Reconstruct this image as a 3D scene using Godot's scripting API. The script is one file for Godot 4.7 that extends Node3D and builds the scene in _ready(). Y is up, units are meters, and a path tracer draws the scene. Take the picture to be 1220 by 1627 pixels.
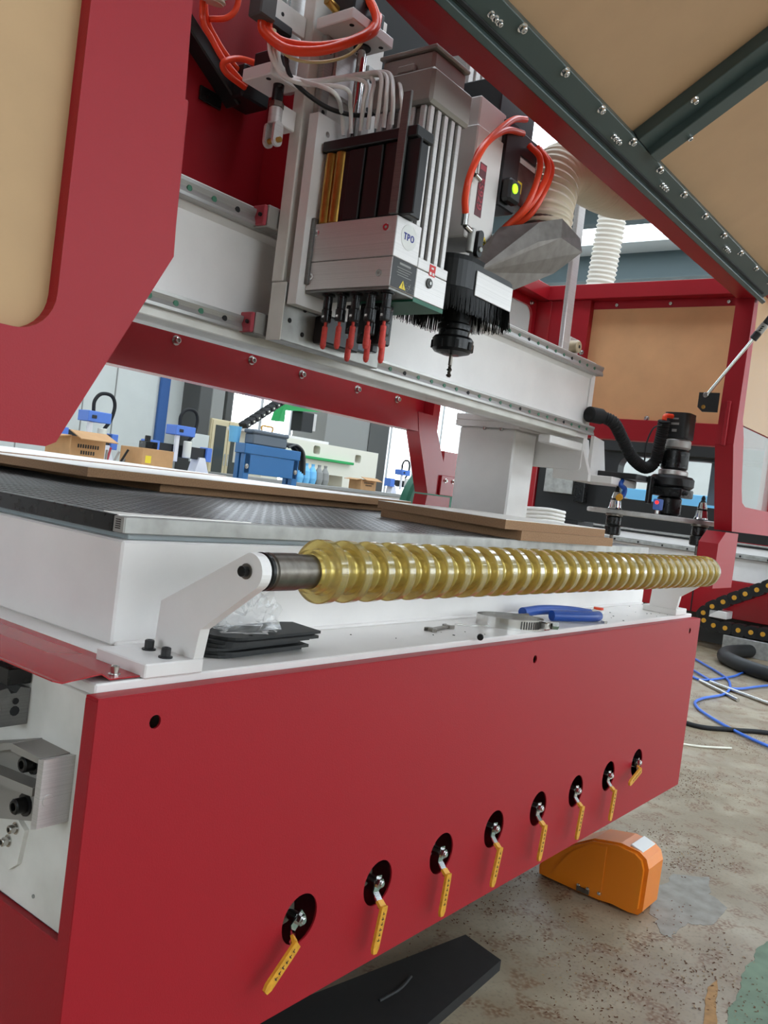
extends Node3D
# A red and white woodworking router machine in a factory hall.
# x runs along the machine's front, y is up, z points out of the front; metres.

var M := {}
var taken := {}
var box_cache := {}
var rng := RandomNumberGenerator.new()


func _ready() -> void:
	rng.seed = 7
	# ---- camera, sky, light, exposure
	var cam := Camera3D.new()
	cam.name = "camera"
	add_child(cam)
	var yaw := 0.915651
	var pitch := -0.0279603
	var roll := 0.1249145
	var fwd := Vector3(sin(yaw) * cos(pitch), sin(pitch), -cos(yaw) * cos(pitch))
	var rt := Vector3(cos(yaw), 0, sin(yaw))
	var up := rt.cross(fwd)
	var r2 := rt * cos(roll) + up * sin(roll)
	var u2 := -rt * sin(roll) + up * cos(roll)
	cam.transform = Transform3D(Basis(r2, u2, -fwd), Vector3(-0.5814, 1.1224, 0.8091))
	cam.fov = 61.0075
	cam.near = 0.05
	cam.far = 200.0
	cam.current = true
	var sky_mat := ProceduralSkyMaterial.new()
	sky_mat.sky_top_color = Color(0.90, 0.95, 1.0)
	sky_mat.sky_horizon_color = Color(0.95, 0.985, 1.0)
	sky_mat.ground_horizon_color = Color(0.92, 0.93, 0.94)
	sky_mat.ground_bottom_color = Color(0.75, 0.75, 0.74)
	sky_mat.sky_energy_multiplier = 1.0
	sky_mat.ground_energy_multiplier = 1.0
	var sky := Sky.new()
	sky.sky_material = sky_mat
	var env := Environment.new()
	env.background_mode = Environment.BG_SKY
	env.sky = sky
	env.background_energy_multiplier = 5.0
	env.tonemap_mode = Environment.TONE_MAPPER_LINEAR
	env.tonemap_exposure = 1.32
	env.sdfgi_enabled = true
	env.ssao_enabled = true
	env.ssil_enabled = true
	var we := WorldEnvironment.new()
	we.name = "environment"
	we.environment = env
	add_child(we)
	materials()
	hall()
	machine_base()
	vacuum_table()
	gantry()
	hood()
	roller()
	valves()
	carriage()
	drill_unit()
	spindle()
	dust_extraction()
	air_hoses()
	tool_changer()
	boards()
	ledge_things()
	floor_things()
	second_machine()
	background()


# ---------------------------------------------------------------- textures and materials

func noise_img(w: int, freq: float, oct: int, sd: int, lo: Color, hi: Color, power := 1.0, type := FastNoiseLite.TYPE_SIMPLEX_SMOOTH) -> Image:
	var f := FastNoiseLite.new()
	f.seed = sd
	f.frequency = freq
	f.noise_type = type
	f.fractal_octaves = oct
	var src := f.get_seamless_image(w, w)
	var im := Image.create(w, w, false, Image.FORMAT_RGB8)
	for y in w:
		for x in w:
			im.set_pixel(x, y, lo.lerp(hi, pow(src.get_pixel(x, y).r, power)))
	return im


func tex(im: Image) -> ImageTexture:
	im.generate_mipmaps()
	return ImageTexture.create_from_image(im)


func mat(key: String, col: Color, rough := 0.5, metal := 0.0, opt := {}) -> StandardMaterial3D:
	var m := StandardMaterial3D.new()
	m.resource_name = key
	m.albedo_color = col
	m.roughness = rough
	m.metallic = metal
	if opt.has("tex"):
		m.albedo_texture = opt.tex
	if opt.has("rtex"):
		m.roughness_texture = opt.rtex
	if opt.has("scale"):
		m.uv1_triplanar = true
		m.uv1_world_triplanar = opt.get("world", true)
		m.uv1_scale = Vector3.ONE * opt.scale if not (opt.scale is Vector3) else opt.scale
	if opt.has("bump"):
		m.heightmap_enabled = true
		m.heightmap_texture = opt.bump
		m.heightmap_scale = opt.get("depth", 0.05)
	if opt.has("alpha"):
		m.transparency = BaseMaterial3D.TRANSPARENCY_ALPHA
		m.albedo_color.a = opt.alpha
	if opt.has("refract"):
		m.albedo_color.a = 1.0 - opt.refract
		m.refraction_enabled = true
		m.refraction_scale = 0.045
	if opt.has("coat"):
		m.clearcoat_enabled = true
		m.clearcoat = opt.coat
		m.clearcoat_roughness = opt.get("coat_rough", 0.1)
	if opt.has("back"):
		m.backlight_enabled = true
		m.backlight = opt.back
	if opt.has("emit"):
		m.emission_enabled = true
		m.emission = col
		m.emission_energy_multiplier = opt.emit
	if opt.has("sss"):
		m.subsurf_scatter_enabled = true
		m.subsurf_scatter_strength = opt.sss
	if opt.has("spec"):
		m.metallic_specular = opt.spec
	M[key] = m
	return m


func materials() -> void:
	var grain := tex(noise_img(256, 0.09, 3, 3, Color(0, 0, 0), Color(1, 1, 1)))
	var peel := tex(noise_img(256, 0.05, 2, 5, Color(0, 0, 0), Color(1, 1, 1)))
	var blot := tex(noise_img(256, 0.012, 5, 11, Color(0.95, 0.95, 0.95), Color(1, 1, 1)))
	var grime := tex(noise_img(256, 0.015, 5, 14, Color(0.86, 0.855, 0.84), Color(1, 1, 1), 0.6))
	var scuff := tex(noise_img(256, 0.02, 5, 12, Color(0.80, 0.79, 0.78), Color(1, 1, 1), 0.7))
	var rough_t := tex(noise_img(256, 0.03, 4, 13, Color(0.55, 0.55, 0.55), Color(1, 1, 1)))
	var brush_im := Image.create(256, 256, false, Image.FORMAT_RGB8)
	var r1 := RandomNumberGenerator.new()
	r1.seed = 21
	for y in 256:
		var k := r1.randf_range(0.92, 1.0)
		for x in 256:
			var q := clampf(k + r1.randf_range(-0.02, 0.02), 0, 1)
			brush_im.set_pixel(x, y, Color(q, q, q))
	var brushed := tex(brush_im)
	mat("red", Color8(156, 24, 35), 0.44, 0.0, {"spec": 0.38, "bump": peel, "depth": 0.010, "scale": 22.0})
	mat("red_gloss", Color8(158, 26, 35), 0.24)
	mat("white", Color8(236, 232, 228), 0.30, 0.0, {"tex": blot, "scale": 1.3})
	mat("white_worn", Color8(230, 227, 220), 0.42, 0.0, {"tex": grime, "scale": 2.2})
	mat("alu", Color8(214, 210, 207), 0.40, 0.6, {"tex": brushed, "scale": 9.0})
	mat("alu_cast", Color8(160, 156, 150), 0.55, 0.6, {"bump": grain, "depth": 0.012, "scale": 14.0})
	mat("alu_dark", Color8(128, 127, 124), 0.42, 0.8, {"tex": brushed, "scale": 4.0})
	mat("alu_matt", Color8(186, 186, 182), 0.5, 0.6, {"tex": scuff, "scale": 3.0})
	mat("sheet", Color8(118, 112, 107), 0.36, 0.8, {"tex": scuff, "scale": 6.0})
	mat("steel", Color8(200, 198, 194), 0.22, 1.0)
	mat("steel_rail", Color8(176, 174, 170), 0.36, 0.6, {"tex": brushed, "scale": 6.0})
	mat("steel_worn", Color8(128, 122, 114), 0.36, 0.9, {"tex": scuff, "scale": 11.0})
	mat("chrome", Color8(225, 225, 225), 0.1, 1.0)
	mat("brass", Color8(196, 150, 74), 0.3, 0.9, {"tex": scuff, "scale": 7.0})
	mat("black", Color8(24, 24, 25), 0.42)
	mat("black_matt", Color8(18, 19, 20), 0.75)
	mat("black_steel", Color8(36, 36, 36), 0.38, 0.5, {"rtex": rough_t, "scale": 4.0})
	mat("rubber", Color8(22, 24, 24), 0.55, 0.0, {"bump": grain, "depth": 0.01, "scale": 14.0})
	mat("lid_green", Color8(60, 74, 72), 0.42)
	mat("tan", Color8(228, 176, 124), 0.60, 0.0, {"tex": blot, "scale": 1.8, "back": Color(0.55, 0.38, 0.24)})
	mat("tan_gloss", Color8(206, 164, 120), 0.14, 0.0, {"alpha": 0.78})
	mat("tan_lid", Color8(200, 162, 124), 0.62, 0.0, {"tex": blot, "scale": 1.8, "back": Color(0.3, 0.22, 0.15)})
	mat("tan_pale", Color8(188, 152, 108), 0.6, 0.0, {"tex": blot, "scale": 1.8})
	mat("clear", Color(0.93, 0.94, 0.93), 0.06, 0.0, {"alpha": 0.12})
	mat("clear_dusty", Color(0.85, 0.86, 0.84), 0.08, 0.0, {"alpha": 0.3})
	mat("film", Color(0.95, 0.96, 0.96), 0.12, 0.0, {"alpha": 0.1})
	mat("amber", Color(0.93, 0.84, 0.50), 0.22, 0.0, {"refract": 0.78, "coat": 0.8, "coat_rough": 0.05})
	mat("orange_hose", Color8(255, 88, 52), 0.28, 0.0, {"back": Color(0.7, 0.2, 0.1)})
	mat("white_hose", Color8(238, 236, 230), 0.3, 0.0, {"back": Color(0.3, 0.3, 0.29)})
	mat("yellow_hose", Color8(214, 196, 140), 0.3)
	mat("suction_hose", Color8(222, 208, 184), 0.3, 0.0, {"back": Color(0.4, 0.37, 0.31)})
	mat("suction_white", Color8(238, 234, 226), 0.35, 0.0, {"back": Color(0.7, 0.69, 0.66)})
	mat("hose_wire", Color8(182, 164, 134), 0.35, 0.2)
	mat("yellow", Color8(226, 164, 46), 0.4, 0.0, {"tex": scuff, "scale": 14.0})
	mat("print", Color8(44, 40, 36), 0.7)
	mat("print_white", Color8(226, 226, 222), 0.6)
	mat("print_blue", Color8(38, 48, 140), 0.5)
	mat("print_red", Color8(208, 40, 40), 0.5)
	mat("print_yellow", Color8(232, 206, 52), 0.5)
	mat("print_maroon", Color8(98, 44, 50), 0.5)
	mat("plug_green", Color8(46, 104, 78), 0.5)
	mat("cap_red", Color8(170, 62, 74), 0.5)
	mat("drill_red", Color8(222, 66, 54), 0.55, 0.0, {"tex": scuff, "scale": 20.0})
	mat("mdf", Color8(166, 128, 94), 0.85, 0.0, {"tex": tex(noise_img(256, 0.2, 2, 31, Color(0.84, 0.83, 0.81), Color(1, 1, 1))), "scale": 4.0})
	mat("mdf_pale", Color8(176, 146, 108), 0.85, 0.0, {"tex": blot, "scale": 3.0})
	mat("melamine", Color8(244, 240, 232), 0.42)
	mat("table_pvc", Color8(92, 90, 88), 0.32, 0.0, {"tex": scuff, "scale": 3.0})
	mat("table_groove", Color8(42, 42, 42), 0.7)
	mat("sealant", Color8(168, 176, 178), 0.6)
	mat("blue_handle", Color8(22, 74, 160), 0.4)
	mat("blue_cable", Color8(52, 104, 200), 0.4)
	mat("blue_paint", Color8(40, 104, 160), 0.4)
	mat("blue_machine", Color8(84, 126, 208), 0.45)
	mat("blue_light", Color8(112, 184, 226), 0.5)
	mat("blue_column", Color8(44, 88, 148), 0.5)
	mat("green_paint", Color8(36, 160, 84), 0.45)
	mat("green_dark", Color8(22, 96, 72), 0.5)
	mat("cream", Color8(226, 222, 206), 0.5)
	mat("cabinet", Color8(206, 192, 156), 0.5)
	mat("cardboard", Color8(196, 152, 106), 0.85, 0.0, {"tex": blot, "scale": 4.0})
	mat("grey_dark", Color8(78, 78, 76), 0.6)
	mat("grey_mid", Color8(140, 140, 136), 0.6)
	mat("grey_plastic", Color8(96, 106, 116), 0.55)
	mat("paint_green_floor", Color8(104, 128, 102), 0.6, 0.0, {"tex": scuff, "scale": 2.0})
	mat("paint_yellow_floor", Color8(164, 124, 72), 0.7, 0.0, {"tex": scuff, "scale": 6.0})
	mat("orange_cover", Color8(238, 132, 18), 0.36, 0.0, {"coat": 0.4, "coat_rough": 0.2, "back": Color(0.5, 0.2, 0.02)})
	mat("wall_panel", Color8(206, 210, 206), 0.6, 0.0, {"tex": blot, "scale": 0.35})
	mat("ceiling_panel", Color8(196, 200, 200), 0.7, 0.0, {"tex": blot, "scale": 0.3})
	mat("roof_steel", Color8(70, 84, 86), 0.6)
	mat("window_frame", Color8(196, 198, 200), 0.4, 0.3)
	mat("glass", Color(0.96, 0.98, 0.98), 0.02, 0.0, {"alpha": 0.06})
	mat("bare_patch", Color8(150, 147, 138), 0.7, 0.0, {"tex": scuff, "scale": 3.0})
	mat("glass_dark", Color8(60, 64, 62), 0.08)
	mat("led_green", Color(0.68, 1.0, 0.12), 0.4, 0.0, {"emit": 1.0})
	mat("led_red", Color(1.0, 0.16, 0.14), 0.4, 0.0, {"emit": 1.5})
	mat("outside_wall", Color8(190, 172, 178), 0.8)
	mat("outside_roof", Color8(206, 96, 104), 0.8)
	mat("outside_ground", Color8(190, 188, 182), 0.9)
	mat("tool_disc", Color8(206, 206, 204), 0.4, 0.0, {"tex": scuff, "scale": 6.0})
	mat("bristle", Color8(14, 14, 15), 0.5)
	mat("wood_chip", Color8(104, 68, 46), 0.9)
	mat("wood_chip_pale", Color8(164, 138, 104), 0.9)
	mat("dark_mat", Color8(24, 24, 24), 0.6, 0.0, {"tex": scuff, "scale": 5.0})
	# concrete with dust, worn paler patches and brown drifts of sawdust
	var a := FastNoiseLite.new()
	a.seed = 41
	a.frequency = 0.006
	a.fractal_octaves = 5
	var b := FastNoiseLite.new()
	b.seed = 42
	b.frequency = 0.02
	b.fractal_octaves = 4
	var c := FastNoiseLite.new()
	c.seed = 43
	c.frequency = 0.16
	c.fractal_octaves = 2
	var ia := a.get_seamless_image(1024, 1024)
	var ib := b.get_seamless_image(1024, 1024)
	var ic := c.get_seamless_image(1024, 1024)
	var fl := Image.create(1024, 1024, false, Image.FORMAT_RGB8)
	for y in 1024:
		for x in 1024:
			var va := ia.get_pixel(x, y).r
			var vb := ib.get_pixel(x, y).r
			var vc := ic.get_pixel(x, y).r
			var col := Color8(134, 120, 98).lerp(Color8(156, 144, 122), clampf((va - 0.35) * 2.2, 0, 1))
			var dust := clampf((vb - 0.54) * 5.0, 0, 1) * clampf((vc - 0.36) * 4.0, 0, 1)
			col = col.lerp(Color8(104, 70, 46), dust * 0.72)
			col = col.lerp(Color8(96, 88, 74), clampf((vc - 0.62) * 3.0, 0, 1) * 0.45)
			fl.set_pixel(x, y, col)
	mat("concrete", Color.WHITE, 0.62, 0.0, {"tex": tex(fl), "scale": 0.42, "rtex": rough_t, "bump": grain, "depth": 0.03})


# ---------------------------------------------------------------- mesh building

class MB:
	var v := PackedVector3Array()
	var n := PackedVector3Array()

	func tri(a: Vector3, b: Vector3, c: Vector3, ref: Vector3) -> void:
		var m := (b - a).cross(c - a)
		if m.length_squared() < 1e-18:
			return
		m = m.normalized()
		if m.dot(ref) < 0:
			m = -m
			v.append_array([a, b, c])
		else:
			v.append_array([a, c, b])
		n.append_array([m, m, m])

	func quad(a: Vector3, b: Vector3, c: Vector3, d: Vector3, ref: Vector3) -> void:
		tri(a, b, c, ref)
		tri(a, c, d, ref)

	# a smooth quad: normals given, order decided by their sum
	func squad(a: Vector3, b: Vector3, c: Vector3, d: Vector3, na: Vector3, nb: Vector3, nc: Vector3, nd: Vector3) -> void:
		var ref := na + nb + nc + nd
		var m := (c - a).cross(d - b)
		if m.dot(ref) < 0:
			v.append_array([a, b, c, a, c, d])
			n.append_array([na, nb, nc, na, nc, nd])
		else:
			v.append_array([a, c, b, a, d, c])
			n.append_array([na, nc, nb, na, nd, nc])

	func mesh() -> ArrayMesh:
		var m := ArrayMesh.new()
		var arr := []
		arr.resize(Mesh.ARRAY_MAX)
		arr[Mesh.ARRAY_VERTEX] = v
		arr[Mesh.ARRAY_NORMAL] = n
		m.add_surface_from_arrays(Mesh.PRIMITIVE_TRIANGLES, arr)
		return m

	func box(lo: Vector3, hi: Vector3) -> void:
		var p := []
		for i in 8:
			p.append(Vector3(hi.x if i & 1 else lo.x, hi.y if i & 2 else lo.y, hi.z if i & 4 else lo.z))
		quad(p[0], p[2], p[6], p[4], Vector3.LEFT)
		quad(p[1], p[3], p[7], p[5], Vector3.RIGHT)
		quad(p[0], p[1], p[5], p[4], Vector3.DOWN)
		quad(p[2], p[3], p[7], p[6], Vector3.UP)
		quad(p[0], p[1], p[3], p[2], Vector3.FORWARD)
		quad(p[4], p[5], p[7], p[6], Vector3.BACK)

	func lathe(prof: Array, seg: int, xf := Transform3D()) -> void:
		for i in prof.size() - 1:
			var p: Vector2 = prof[i]
			var q: Vector2 = prof[i + 1]
			var d := q - p
			if d.length() < 1e-6:
				continue
			var nr := Vector2(d.y, -d.x).normalized()
			for k in seg:
				var a0 := TAU * k / seg
				var a1 := TAU * (k + 1) / seg
				var e0 := Vector3(cos(a0), 0, sin(a0))
				var e1 := Vector3(cos(a1), 0, sin(a1))
				var n0 := (xf.basis * (e0 * nr.x + Vector3(0, nr.y, 0))).normalized()
				var n1 := (xf.basis * (e1 * nr.x + Vector3(0, nr.y, 0))).normalized()
				squad(xf * (e0 * p.x + Vector3(0, p.y, 0)), xf * (e1 * p.x + Vector3(0, p.y, 0)), xf * (e1 * q.x + Vector3(0, q.y, 0)), xf * (e0 * q.x + Vector3(0, q.y, 0)), n0, n1, n1, n0)

	func tube(pts: Array, r: float, seg := 10, pitch := 0.0, amp := 0.0, caps := true) -> void:
		# Catmull-Rom curve through pts, swept by a circle; pitch and amp make ribs
		var c: Array[Vector3] = []
		var total := 0.0
		for i in pts.size() - 1:
			total += (pts[i + 1] - pts[i]).length()
		for i in pts.size() - 1:
			var p1: Vector3 = pts[i]
			var p2: Vector3 = pts[i + 1]
			var p0: Vector3 = pts[i - 1] if i > 0 else p1 * 2 - p2
			var p3: Vector3 = pts[i + 2] if i + 2 < pts.size() else p2 * 2 - p1
			var k := 8
			if pitch > 0:
				k = maxi(4, int((p2 - p1).length() / pitch * 4.0))
			for j in k:
				c.append(p1.cubic_interpolate(p2, p0, p3, float(j) / k))
		c.append(pts[pts.size() - 1])
		var t := (c[1] - c[0]).normalized()
		var u := t.cross(Vector3.UP if absf(t.y) < 0.9 else Vector3.RIGHT).normalized()
		var s := 0.0
		var ring: Array = []
		for i in c.size():
			if i > 0:
				s += (c[i] - c[i - 1]).length()
			var t2 := (c[mini(i + 1, c.size() - 1)] - c[maxi(i - 1, 0)]).normalized()
			u = (u - t2 * u.dot(t2)).normalized()
			var w := t2.cross(u)
			var rr := r
			var slope := 0.0
			if pitch > 0:
				rr = r + amp * sin(TAU * s / pitch)
				slope = amp * TAU / pitch * cos(TAU * s / pitch)
			var row := []
			for k in seg:
				var a := TAU * k / seg
				var e := u * cos(a) + w * sin(a)
				row.append([c[i] + e * rr, (e - t2 * slope).normalized()])
			ring.append(row)
		for i in ring.size() - 1:
			for k in seg:
				var k2 := (k + 1) % seg
				squad(ring[i][k][0], ring[i][k2][0], ring[i + 1][k2][0], ring[i + 1][k][0], ring[i][k][1], ring[i][k2][1], ring[i + 1][k2][1], ring[i + 1][k][1])
		if caps:
			for e in [[0, c[0] - c[1]], [ring.size() - 1, c[c.size() - 1] - c[c.size() - 2]]]:
				for k in seg - 2:
					tri(ring[e[0]][0][0], ring[e[0]][k + 1][0], ring[e[0]][k + 2][0], e[1])

	static func to3(p: Vector2, axis: int, c: float) -> Vector3:
		if axis == 0:
			return Vector3(c, p.y, p.x)
		if axis == 1:
			return Vector3(p.x, c, p.y)
		return Vector3(p.x, p.y, c)

	# an outline (with holes) pushed along an axis; for axis 0 the outline is (z, y), for 1 (x, z), for 2 (x, y)
	func prism(poly: PackedVector2Array, axis: int, c0: float, c1: float, holes := []) -> void:
		var ax := Vector3.ZERO
		ax[axis] = 1.0
		var pieces := [poly]
		if holes.size():
			var cuts := []
			var lo := 1e9
			var hi := -1e9
			var vlo := 1e9
			var vhi := -1e9
			for p in poly:
				lo = minf(lo, p.x)
				hi = maxf(hi, p.x)
				vlo = minf(vlo, p.y)
				vhi = maxf(vhi, p.y)
			for h in holes:
				var m := Vector2.ZERO
				for p in h:
					m += p
				cuts.append(m.x / h.size())
			cuts.sort()
			cuts.push_front(lo - 1)
			cuts.append(hi + 1)
			pieces = []
			for i in cuts.size() - 1:
				if cuts[i + 1] - cuts[i] < 1e-6:
					continue
				var slab := PackedVector2Array([Vector2(cuts[i], vlo - 1), Vector2(cuts[i + 1], vlo - 1), Vector2(cuts[i + 1], vhi + 1), Vector2(cuts[i], vhi + 1)])
				var got: Array = Geometry2D.intersect_polygons(poly, slab)
				for h in holes:
					var next := []
					for g in got:
						next.append_array(Geometry2D.clip_polygons(g, h))
					got = next
				pieces.append_array(got)
		for g in pieces:
			var t := Geometry2D.triangulate_polygon(g)
			for i in range(0, t.size(), 3):
				tri(to3(g[t[i]], axis, c0), to3(g[t[i + 1]], axis, c0), to3(g[t[i + 2]], axis, c0), -ax)
				tri(to3(g[t[i]], axis, c1), to3(g[t[i + 1]], axis, c1), to3(g[t[i + 2]], axis, c1), ax)
		var loops := [[poly, 1.0]]
		for h in holes:
			loops.append([h, -1.0])
		for l in loops:
			var q: PackedVector2Array = l[0]
			var sgn: float = l[1] * (-1.0 if Geometry2D.is_polygon_clockwise(q) else 1.0)
			for i in q.size():
				var a := q[i]
				var b := q[(i + 1) % q.size()]
				var d := (b - a)
				var out := to3(Vector2(d.y, -d.x) * sgn, axis, 0.0)
				quad(to3(a, axis, c0), to3(b, axis, c0), to3(b, axis, c1), to3(a, axis, c1), out)


func circle2(c: Vector2, r: float, seg := 24) -> PackedVector2Array:
	var p := PackedVector2Array()
	for k in seg:
		p.append(c + Vector2(cos(TAU * k / seg), sin(TAU * k / seg)) * r)
	return p


func rounded(lo: Vector2, hi: Vector2, r: float, seg := 6) -> PackedVector2Array:
	var p := PackedVector2Array()
	for q in [[Vector2(hi.x - r, hi.y - r), 0.0], [Vector2(lo.x + r, hi.y - r), PI / 2], [Vector2(lo.x + r, lo.y + r), PI], [Vector2(hi.x - r, lo.y + r), PI * 1.5]]:
		for k in seg + 1:
			var a: float = q[1] + PI / 2 * k / seg
			p.append(q[0] + Vector2(cos(a), sin(a)) * r)
	return p


# an outline with an uneven, worn edge
func ragged(a: Array, amount := 1.0) -> PackedVector2Array:
	var f := FastNoiseLite.new()
	f.seed = 91
	f.frequency = 9.0
	var q := poly(a)
	var p := PackedVector2Array()
	for i in q.size():
		var b := q[(i + 1) % q.size()]
		var n := maxi(2, int((b - q[i]).length() / 0.012))
		for k in n:
			var e := q[i].lerp(b, float(k) / n)
			p.append(e + Vector2(f.get_noise_2d(e.x, e.y), f.get_noise_2d(e.x + 40, e.y)) * 0.028 * amount)
	return p


func poly(a: Array) -> PackedVector2Array:
	var p := PackedVector2Array()
	for i in range(0, a.size(), 2):
		p.append(Vector2(a[i], a[i + 1]))
	return p


func chamfer_box(size: Vector3, b: float) -> ArrayMesh:
	var key := "%.4f %.4f %.4f %.4f" % [size.x, size.y, size.z, b]
	if box_cache.has(key):
		return box_cache[key]
	b = minf(b, minf(size.x, minf(size.y, size.z)) * 0.3)
	var h := size / 2
	var m := MB.new()
	var vx := func(s: Vector3) -> Vector3: return Vector3(s.x * h.x, s.y * (h.y - b), s.z * (h.z - b))
	var vy := func(s: Vector3) -> Vector3: return Vector3(s.x * (h.x - b), s.y * h.y, s.z * (h.z - b))
	var vz := func(s: Vector3) -> Vector3: return Vector3(s.x * (h.x - b), s.y * (h.y - b), s.z * h.z)
	for s in [-1.0, 1.0]:
		m.quad(vx.call(Vector3(s, -1, -1)), vx.call(Vector3(s, 1, -1)), vx.call(Vector3(s, 1, 1)), vx.call(Vector3(s, -1, 1)), Vector3(s, 0, 0))
		m.quad(vy.call(Vector3(-1, s, -1)), vy.call(Vector3(1, s, -1)), vy.call(Vector3(1, s, 1)), vy.call(Vector3(-1, s, 1)), Vector3(0, s, 0))
		m.quad(vz.call(Vector3(-1, -1, s)), vz.call(Vector3(1, -1, s)), vz.call(Vector3(1, 1, s)), vz.call(Vector3(-1, 1, s)), Vector3(0, 0, s))
		for t in [-1.0, 1.0]:
			m.quad(vx.call(Vector3(s, t, -1)), vx.call(Vector3(s, t, 1)), vy.call(Vector3(s, t, 1)), vy.call(Vector3(s, t, -1)), Vector3(s, t, 0))
			m.quad(vx.call(Vector3(s, -1, t)), vx.call(Vector3(s, 1, t)), vz.call(Vector3(s, 1, t)), vz.call(Vector3(s, -1, t)), Vector3(s, 0, t))
			m.quad(vy.call(Vector3(-1, s, t)), vy.call(Vector3(1, s, t)), vz.call(Vector3(1, s, t)), vz.call(Vector3(-1, s, t)), Vector3(0, s, t))
			for w in [-1.0, 1.0]:
				var q := Vector3(s, t, w)
				m.tri(vx.call(q), vy.call(q), vz.call(q), q)
	box_cache[key] = m.mesh()
	return box_cache[key]


# ---------------------------------------------------------------- things and parts

func numbered(called: String) -> String:
	var k: int = taken.get(called, 0)
	taken[called] = k + 1
	return called if k == 0 else "%s_%03d" % [called, k]


func tag(o: Node3D, label: String, category: String, group := "") -> Node3D:
	o.set_meta("label", label)
	o.set_meta("category", category)
	if group:
		o.set_meta("group", group)
	return o


func thing(called: String, label: String, category: String, at := Vector3.ZERO, group := "", basis := Basis()) -> Node3D:
	var o := Node3D.new()
	o.name = numbered(called)
	add_child(o)
	o.transform = Transform3D(basis, at)
	return tag(o, label, category, group)


func put(par: Node3D, called: String, mesh: Mesh, m: Material, xf := Transform3D()) -> MeshInstance3D:
	var o := MeshInstance3D.new()
	o.name = numbered(called) if par == self else called
	o.mesh = mesh
	o.material_override = m
	par.add_child(o, true)
	o.global_transform = xf
	return o


func at(p: Vector3) -> Transform3D:
	return Transform3D(Basis(), p)


func along(a: Vector3, b: Vector3) -> Transform3D:
	var y := (b - a).normalized()
	var x := y.cross(Vector3.UP if absf(y.y) < 0.95 else Vector3.RIGHT).normalized()
	return Transform3D(Basis(x, y, x.cross(y)), a)


func box(par: Node3D, called: String, lo: Vector3, hi: Vector3, m: Material, bev := 0.0015, turn := Basis()) -> MeshInstance3D:
	return put(par, called, chamfer_box((hi - lo).abs(), bev), m, Transform3D(turn, (lo + hi) / 2))


func rod(par: Node3D, called: String, a: Vector3, b: Vector3, r: float, m: Material, seg := 16, r2 := -1.0) -> MeshInstance3D:
	var l := (b - a).length()
	var q := r if r2 < 0 else r2
	var k := minf(minf(r, q) * 0.15, l * 0.2)
	var mb := MB.new()
	mb.lathe([Vector2(0, 0), Vector2(r - k, 0), Vector2(r, k), Vector2(q, l - k), Vector2(q - k, l), Vector2(0, l)], seg)
	return put(par, called, mb.mesh(), m, along(a, b))


func hexa(par: Node3D, called: String, a: Vector3, b: Vector3, r: float, m: Material) -> MeshInstance3D:
	var l := (b - a).length()
	var mb := MB.new()
	mb.prism(circle2(Vector2.ZERO, r, 6), 1, 0, l)
	return put(par, called, mb.mesh(), m, along(a, b))


# a socket-head screw standing on a face: a is on the face, n its direction
func screw(par: Node3D, called: String, a: Vector3, n: Vector3, r: float, h: float, m: Material) -> MeshInstance3D:
	var mb := MB.new()
	var k := r * 0.18
	mb.lathe([Vector2(r * 1.45, 0), Vector2(r * 1.45, h * 0.14), Vector2(r, h * 0.14), Vector2(r, h - k), Vector2(r - k, h), Vector2(r * 0.55, h), Vector2(r * 0.5, h * 0.55), Vector2(0, h * 0.55)], 12)
	return put(par, called, mb.mesh(), m, along(a, a + n))


func hose(par: Node3D, called: String, pts: Array, r: float, m: Material, seg := 10, pitch := 0.0, amp := 0.0) -> MeshInstance3D:
	var mb := MB.new()
	mb.tube(pts, r, seg, pitch, amp)
	return put(par, called, mb.mesh(), m)


func plate(par: Node3D, called: String, outline: PackedVector2Array, axis: int, c0: float, c1: float, m: Material, holes := []) -> MeshInstance3D:
	var mb := MB.new()
	mb.prism(outline, axis, c0, c1, holes)
	return put(par, called, mb.mesh(), m)


func lettering(par: Node3D, called: String, words: String, height: float, m: Material, xf: Transform3D, bold := true) -> MeshInstance3D:
	var t := TextMesh.new()
	var f := SystemFont.new()
	f.font_names = PackedStringArray(["Droid Sans"])
	f.font_weight = 700 if bold else 400
	t.font = f
	t.text = words
	t.font_size = 48
	t.pixel_size = height / 36.0
	t.depth = 0.0006
	t.curve_step = 2.0
	return put(par, called, t, m, xf)


func struct(o: Node3D) -> Node3D:
	o.set_meta("kind", "structure")
	return o


func v(x: float, y: float, z: float) -> Vector3:
	return Vector3(x, y, z)


# ---------------------------------------------------------------- the hall

func rect(x0: float, y0: float, x1: float, y1: float) -> PackedVector2Array:
	return poly([x0, y0, x1, y0, x1, y1, x0, y1])


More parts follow.
